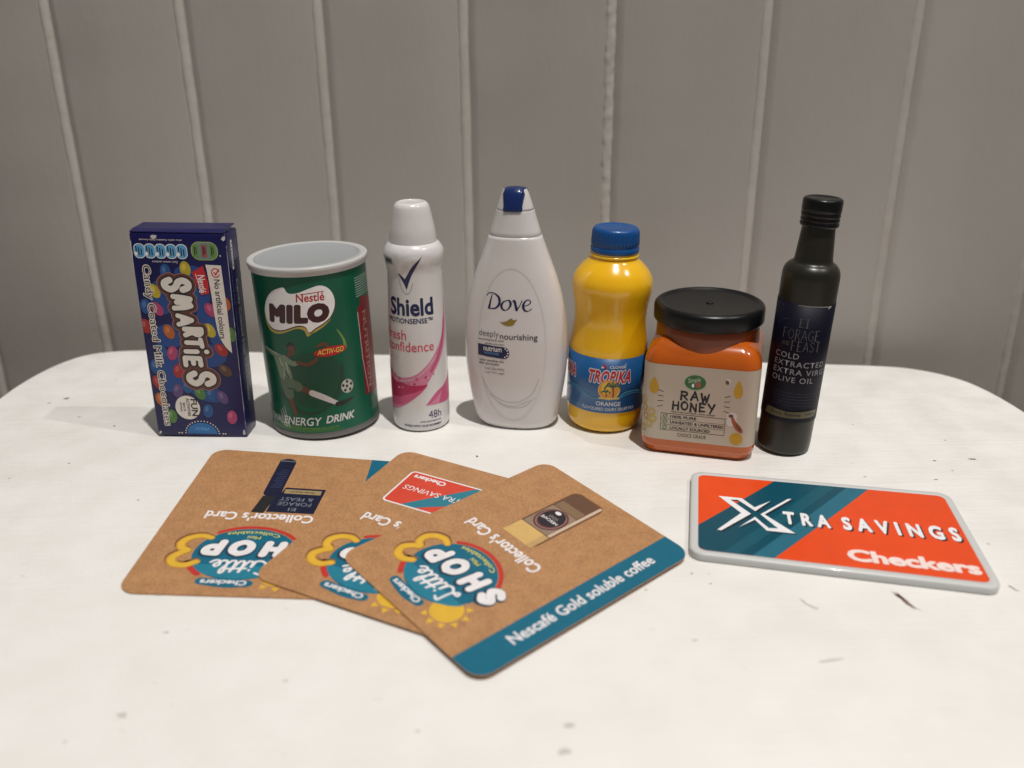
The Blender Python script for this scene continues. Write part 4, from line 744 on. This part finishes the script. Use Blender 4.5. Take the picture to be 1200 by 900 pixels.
def arctext(s, cx, cy, R, a0, a1, size, **k):
    """letters set along an arc; angles in degrees from 'up', v-down frame"""
    out = []; n = len(s)
    for i, c in enumerate(s):
        if c == ' ': continue
        a = radians(a0+(a1-a0)*i/max(1, n-1)); V, F = text(c, None, size=size, at=(0, 0), align='CENTER', **k)
        x = cx+R*sin(a); y = cy-R*cos(a); px = V[:, 0]*cos(a)+V[:, 1]*sin(a); py = V[:, 0]*sin(a)-V[:, 1]*cos(a); out.append((np.column_stack([x+px, y+py]), F))
    return join(*out)
def card(TL, TR, BR, BL, z, label, pic, thick=.5, **kw):
    cx, cy = (TL[0]+BR[0])/2, (TL[1]+BR[1])/2
    r = empty('collector_card', cx, cy, z, label=label, cat='card', group='brown collector cards fanned out on the table')
    q = [np.array(p)-np.array((cx, cy)) for p in (TL, TR, BR, BL)]
    def fn(u, v, o): s, t = u/72, v/90; p = (1-s)*(1-t)*q[0]+s*(1-t)*q[1]+s*t*q[2]+(1-s)*t*q[3]; return (p[0], p[1], thick+o)
    out = rrect(0, 0, 72, 90, 5.6, 8); top_ = [fn(u, v, 0) for u, v in out]; n = len(out)
    if sum(top_[i][0]*top_[(i+1) % n][1]-top_[(i+1) % n][0]*top_[i][1] for i in range(n)) < 0: top_ = top_[::-1]
    rings('card_stock', [[(x, y, 0) for x, y, _ in top_], [(x, y, thick) for x, y, _ in top_]], kraft, r, sharp=30)
    D = Surf(fn, 6, 6); P = lambda n_, s_, m, l, p=r: D.put(n_, s_, m, p, .012+.014*l)
    rw = random.Random(int(z*100)); worn = ink('worn_kraft_edge', (.50, .33, .19), .8)
    for q_ in range(9):
        a_ = rw.uniform(14, 64); b_ = rw.uniform(.12, .3); c_ = rw.uniform(.6, 2.6); e_ = rw.uniform(16, 84)
        if q_ % 2: P('edge_wear', poly([(a_, .05), (a_+c_, .05), (a_+c_*.6, b_), (a_+c_*.3, b_*.8)]), worn, .2)
        else: P('edge_wear', poly([(71.95, e_), (71.95, e_+c_), (71.95-b_, e_+c_*.6), (71.95-b_*.8, e_+c_*.3)]), worn, .2)
    bn = P('blue_band', poly([(0, 5.6)]+[(5.6-5.6*cos(t), 5.6-5.6*sin(t)) for t in np.linspace(0, pi/2, 8)]+[(11.4, 0), (11.4, 90)]+[(5.6-5.6*sin(t), 84.4+5.6*cos(t)) for t in np.linspace(0, pi/2, 8)]), teal, 0)
    V, F = text(kw['band'], (0, 0, 60.5, 4.4), bold=.035); P('lettering', (np.column_stack([4.3+V[:, 1]*.95, 16.6+V[:, 0]]), F), pw, 1, bn)
    P('heading_lettering', ctext("Collector's Card", (24.4, 41.0, 60.2, 46.2), bold=.045), pw, 1)
    # shop logo
    lg = P('shop_logo', poly([(41+15.8*cos(t), 21.9+14.2*sin(t)) for t in np.linspace(0, 2*pi, 48)[:-1]]), teal, 1)
    P('logo_sky', poly([(41+15.5*cos(t), 18.5+10*sin(t)) for t in np.linspace(pi*1.1, pi*1.9, 20)]), tealL, 1.2, lg)
    P('red_arc', stroke([W([(41+16.8*cos(t), 21.9+15.2*sin(t)) for t in np.linspace(radians(48), radians(170), 16)], .75, 3)]), tred, 2, lg)
    P('red_arc', stroke([W([(41+16.9*cos(t), 21.9+15.2*sin(t)) for t in np.linspace(radians(-50), radians(-22), 6)], .95, 3)]), tred, 2, lg)
    # smiling sun
    P('sun_disc', poly([(27.8+5.3*cos(t), 10.6+5.2*sin(t)) for t in np.linspace(0, 2*pi, 30)[:-1]]), yel, .5, lg)
    for a in np.linspace(radians(95), radians(300), 7): P('sun_ray', poly([(27.8+6.2*cos(a-.2), 10.6+6.0*sin(a-.2)), (27.8+8.2*cos(a), 10.6+8.0*sin(a)), (27.8+6.2*cos(a+.2), 10.6+6.0*sin(a+.2))]), yel, .5, lg)
    arm = [W([(54.2, 16.4, 1.3), (57.2, 14.4, 1.5), (60.6, 15.0, 1.6), (62.2, 18.0, 1.6), (60.4, 21.0, 1.5), (58.8, 22.4, 1.3), (61.2, 23.8, 1.5), (61.9, 26.8, 1.6), (60, 29.6, 1.5), (56.6, 30.8, 1.4), (53.8, 29.9, 1.2)], 1, 5)]
    P('arm_shadow', stroke([[(x+.5, y+.6, q_+.15) for x, y, q_ in arm[0]]]), shade, 2, lg); P('yellow_arm', stroke(arm), amb, 3, lg); P('arm_light', stroke([[(x, y, q_*.66) for x, y, q_ in arm[0]]]), yel, 4, lg)
    ss = [('S', 24.2), ('H', 32.9), ('O', 42.6), ('P', 51.2)]
    GG = {'S': [[(.9, .78), (.5, 1), (.12, .76), (.5, .52), (.88, .26), (.5, 0), (.08, .2)]], 'H': [[(.08, 0), (.08, 1)], [(.92, 0), (.92, 1)], [(.08, .5), (.92, .5)]], 'O': [[(.5, 1), (.1, .82), (-.02, .5), (.1, .18), (.5, 0), (.9, .18), (1.02, .5), (.9, .82), (.5, 1)]], 'P': [[(.15, 0), (.15, 1)], [(.15, 1), (.75, .95), (.9, .68), (.7, .42), (.15, .4)]]}
    pp = [W([(cx_-2.6+5.2*x-(y-.5)*-.8, 28.2-6.6*y-(0.3 if g_ in 'SP' else 0)) for x, y in st], 1.25, 4) for g_, cx_ in ss for st in GG[g_]]
    P('name_shadow', stroke([[(x+.1, y-.5, q_+.65) for x, y, q_ in p_] for p_ in pp]), navs, 3, lg)
    for g_, cx_ in ss: P('letter', stroke([W([(cx_-2.6+5.2*x-(y-.5)*-.8, 28.2-6.6*y-(0.3 if g_ in 'SP' else 0)) for x, y in st], 1.3, 5) for st in GG[g_]]), pw, 4, lg)
    # script word
    o = (33.0, 18.6)
    sc_ = [[(3.2, 6.6), (1.6, 7.2), (1.4, 5.0), (1.0, 2.0), (-.6, .4), (-1.2, 1.6), (.8, 1.6), (2.6, .3), (4.2, .6)], [(4.2, .6), (5.0, 3.6), (5.0, 1.0), (6.2, .6)], [(6.2, .6), (7.4, 3.6), (8.0, 6.4), (7.6, 3.0), (7.6, .8), (8.8, .8)], [(8.8, .8), (9.8, 3.4), (10.6, 6.4), (10.0, 2.6), (10.2, .7), (11.4, .8)], [(6.4, 4.4), (11.6, 4.9)], [(11.4, .8), (13.4, 5.0), (13.4, 7.0), (12.5, 6.2), (12.5, 1.4), (13.6, .6)], [(13.6, .6), (16.0, 2.6), (15.6, 3.8), (14.6, 3.0), (14.8, 1.0), (16.2, .7), (17.4, 1.8)], [(5.2, 5.2), (5.25, 5.3)]]
    P('script_lettering', stroke([W([(o[0]-1+x*1.02, o[1]-.2-y*1.02) for x, y in st], .42, 4) for st in sc_], res=.16), pw, 3, lg)
    bd = P('name_bubble', stroke([W([(36.0, 6.2, 1.6), (42, 5.9, 2.0), (49.6, 6.8, 1.7)], 1, 4)]), teal, 3, lg); P('lettering', ctext('Checkers', (36.2, 5.2, 49.8, 7.6), bold=.05), pw, 4, bd)
    P('small_lettering', arctext('Mini', 41, 22+10.6, 0.01, 0, 0, .1) if False else ctext('Mini', (38.4, 30.2, 42.6, 32.0), bold=.01), yel2, 3, lg)
    V, F = text('Collectables', (-8.4, 0, 8.4, 1.9), bold=.01); P('small_lettering', (np.column_stack([41+V[:, 0], 34.8-V[:, 1]-.022*V[:, 0]**2+.0]), F), yel2, 3, lg)
    pic(P, r)
    return r
def picA(P, r): # tall jar of coffee with gold lid
    sh = P('picture_shadow', poly(rrect(34.0, 49.8, 49.2, 85.0, 3.2)), shade, .6); gl_ = P('jar_picture', poly(rrect(34.6, 50.4, 48.7, 84.4, 3)), ink('coffee_brown_print', (.13, .065, .04)), 1.2)
    P('lid_picture', poly(rrect(34.8, 49.6, 48.9, 58.0, .5)), ink('gold_lid_print', (.62, .40, .14)), 1.9, gl_); P('lid_shade', poly([(34.8, 49.6), (37.2, 49.6), (37.2, 58), (34.8, 58)]), ink('gold_shade_print', (.50, .32, .13)), 2.4, gl_)
    P('glass_light', poly(rrect(34.9, 58.4, 36.2, 84, .4)), ink('glass_glint_print', (.58, .45, .34)), 1.9, gl_); P('glass_shoulder', poly(rrect(36.6, 73.0, 48.0, 77, .6)), ink('glass_mid_print', (.22, .14, .08)), 1.9, gl_); P('glass_body', poly(rrect(36.4, 58.4, 48.3, 72.6, .6)), ink('glass_body_print', (.27, .19, .13)), 1.8, gl_)
    P('round_label', poly(ell(42.2, 65.8, 5.9, 6.6)), ink('plum_ring_print', (.10, .035, .04)), 2.4, gl_); P('label_ring', poly(ell(42.2, 65.8, 5.2, 5.9), ell(42.2, 65.8, 4.7, 5.4)), ink('copper_ring_print', (.30, .15, .12)), 3, gl_); P('label_centre', poly(ell(42.4, 66.4, 4.6, 5.2)), ink('ink_black_print', (.018, .014, .02)), 3.4, gl_)
    P('lettering', ctext('NESCAFÉ', (38.5, 64.2, 46.2, 65.8), bold=.03), pw, 4, gl_); P('lettering', ctext('GOLD', (40.4, 66.4, 44.4, 67.8), bold=.02), ink('grey_label_print', (.3, .28, .28)), 4, gl_); P('label_pale_mark', poly(ell(43.2, 70.2, 1.3, .9)), pw, 4, gl_)
def picB(P, r): # small red and teal loyalty card
    sh = P('card_picture', poly(rrect(29.8, 55.0, 60.4, 77.8, 2)), pw, 1.2); P('picture_fill', poly(rrect(30.5, 55.7, 59.7, 77.1, 1.4)), ink('coral_red_print', (.62, .060, .030)), 2, sh)
    P('teal_stripe', poly([(47, 55.7), (30.5, 66), (30.5, 77.1), (33, 77.1), (52.5, 55.7)]), ink('sea_teal_print', (.02, .19, .26)), 3, sh)
    P('lettering', ctext('XTRA SAVINGS', (31.6, 65.0, 57.6, 68.0), bold=.0, shear=.1), pw, 4, sh); P('lettering', ctext('Checkers', (44.6, 73.0, 58.0, 75.8), bold=.06), pw, 4, sh)
def picC(P, r): # bottle and box
    nvp = ink('midnight_print', (.008, .010, .035)); bb = P('bottle_picture', stroke([[(42.0, 60.4, 3.1), (41.9, 83.0, 3.1)]]), nvp, 1.2); P('bottle_picture_neck', poly([(40.0, 57.8), (44.6, 57.8), (45.9, 46.6), (41.6, 46.4)]), ink('soot_print', (.016, .018, .02)), 1.6, bb)
    P('cap_shade', poly(rrect(38.9, 83.6, 45.1, 84.6, .3)), ink('steel_line_print', (.10, .11, .13)), 2, bb)
    for i in range(9): P('small_lettering', poly(rrect(39.8, 64+i*1.6, 43.8-(i % 3)*.6, 64.5+i*1.6, .1)), ink('slate_blue_print', (.035, .045, .11)), 2, bb)
    bx_ = P('box_picture', poly([(38.2, 64.4), (24.0, 64.4), (25.0, 47.3), (41.0, 47.3), (40.4, 58.0), (39.0, 60)]), nvp, 1.5); P('gold_strip', poly(rrect(25.2, 60.2, 38.0, 63.2, .3)), ink('old_gold_print', (.32, .24, .12)), 2.2, bx_)
    P('lettering', ctext('Family Reserve', (27.6, 61.0, 36.0, 62.4), bold=.02), blk, 3, bx_); P('lettering', ctext('EI', (31.4, 48.6, 34, 50.6), bold=.0), ink('pewter_blue_print', (.20, .21, .26)), 3, bx_)
    P('lettering', ctext('FORAGE', (27.0, 52.0, 38.4, 54.4), bold=.0), ink('pewter_blue_print', (1, 1, 1)), 3, bx_); P('lettering', ctext('& FEAST', (27.0, 55.4, 38.4, 57.6), bold=.0), ink('pewter_blue_print', (1, 1, 1)), 3, bx_)
card((-42.8, 224.3), (-120.6, 229.4), (-119.7, 327.7), (-42.8, 314.4), .04, 'brown collector card showing a dark bottle and box, leftmost and lowest of the fan', picC, band='Forage and Feast olive oil range')
card((-13.6, 201.5), (-81.2, 236.4), (-43.3, 324.2), (22.0, 285.2), .64, 'brown collector card showing a small red and teal card, in the middle of the fan', picB, band='Xtra Savings loyalty card')
card((-9.5, 187.0), (-55.8, 247.2), (12.9, 311.8), (57.0, 246.1), 1.24, 'brown collector card showing a gold lidded coffee jar, rightmost and on top of the fan', picA, band='Nescafé Gold soluble coffee')

# ================================================================== SAVINGS CARD
def savings():
    TL, TR, BR, BL = (66.9, 301.1), (155.0, 282.3), (145.0, 223.7), (55.8, 245.0)
    cx, cy = (TL[0]+BR[0])/2, (TL[1]+BR[1])/2
    r = empty('savings_card', cx, cy, .03, label='thick orange and teal plastic savings card with raised light grey rim', cat='card')
    q = [np.array(p)-np.array((cx, cy)) for p in (TL, TR, BR, BL)]; TH = 2.7
    def fn(u, v, o): s, t = u/92, v/58; p = (1-s)*(1-t)*q[0]+s*(1-t)*q[1]+s*t*q[2]+(1-s)*t*q[3]; return (p[0], p[1], TH+o)
    def rg(ins, z, rad): 
        L_ = [fn(u, v, z-TH) for u, v in rrect(ins, ins, 92-ins, 58-ins, rad, 8)]; return L_[::-1]
    rim = mat('light_grey_plastic', (.57, .58, .57), rough=.33, coat=.2, bump=.015)
    rings('plastic_base', [rg(.5, 0, 4), rg(.1, .25, 4.4), rg(0, .6, 4.5), rg(0, 2.2, 4.5), rg(.15, 2.55, 4.4), rg(.5, 2.75, 4.2), rg(1.6, 2.8, 3.6), rg(2.3, 2.75, 3.2), rg(2.6, 2.6, 3.0)], rim, r)
    D = Surf(fn, 8, 8); P = lambda n_, s_, m, l, p=r: D.put(n_, s_, m, p, -.06+.02*l)
    org = mat('orange_sticker', (.76, .068, .008), rough=.36, coat=.15, var=.05, vscale=120)
    st = P('printed_panel', poly(rrect(2.7, 2.7, 89.4, 55.2, 2.6)), org, 0); tl_ = mat('teal_sticker_print', (.003, .068, .105), rough=.34); t2 = ink('steel_teal_print', (.018, .135, .20)); t3 = ink('sea_stripe_print', (.006, .088, .128))
    x0 = 2.7
    P('teal_stripe', poly([(2.72, 39.6), (30.4, 2.72), (63.4, 2.72), (26.2, 55.18), (5.4, 55.18), (3.4, 54.4), (2.72, 52.8)]), tl_, 1, st)
    P('stripe_edge', poly([(56.2, 2.72), (63.6, 2.72), (26.4, 55.18), (19.6, 55.18)]), t2, 2, st); P('stripe_tone', poly([(47, 2.72), (52.5, 2.72), (15.6, 55.18), (10.4, 55.18)]), t3, 2, st)
    ws = ink('bright_white_print', (.80, .80, .82)); sd = ink('deep_shadow_print', (.012, .014, .02))
    X1 = [(9.8, 18.0), (18.0, 18.1), (22.1, 23.8), (27.9, 18.2), (22.2, 26.4), (16.6, 19.6), (13.9, 19.9), (20.6, 28.6), (10.3, 41.7), (9.0, 41.5), (17.3, 28.7)]
    X2 = [(35.5, 15.2), (34.1, 15.5), (23.8, 28.3), (29.0, 36.6), (25.9, 37.0), (21.9, 30.4), (16.2, 38.3), (21.7, 32.4), (25.2, 38.8), (34.4, 38.8), (25.2, 28.1)]
    lx = P('x_emblem', poly([(x+.55, y+.75) for x, y in X1]), sd, 3, st); P('x_emblem_shadow', poly([(x+.55, y+.75) for x, y in X2]), sd, 3, st); P('x_emblem_face', poly(X1), ws, 4, st); P('x_emblem_face', poly(X2), ws, 4, st)
    for s_, bx_ in (('TRA', (31.4, 24.6, 46.6, 33.0)), ('SAVINGS', (50.6, 24.4, 87.6, 33.0))):
        P('lettering_shadow', ctext(s_, (bx_[0]+.5, bx_[1]+.7, bx_[2]+.5, bx_[3]+.7), bold=.075, space=1.7), sd, 3, st); P('lettering', ctext(s_, bx_, bold=.075, space=1.7), ws, 4, st)
    P('lettering', ctext('Checkers', (49.2, 44.6, 88.2, 51.6), bold=.075), ink('warm_white_print', (.86, .70, .66)), 4, st)
savings()
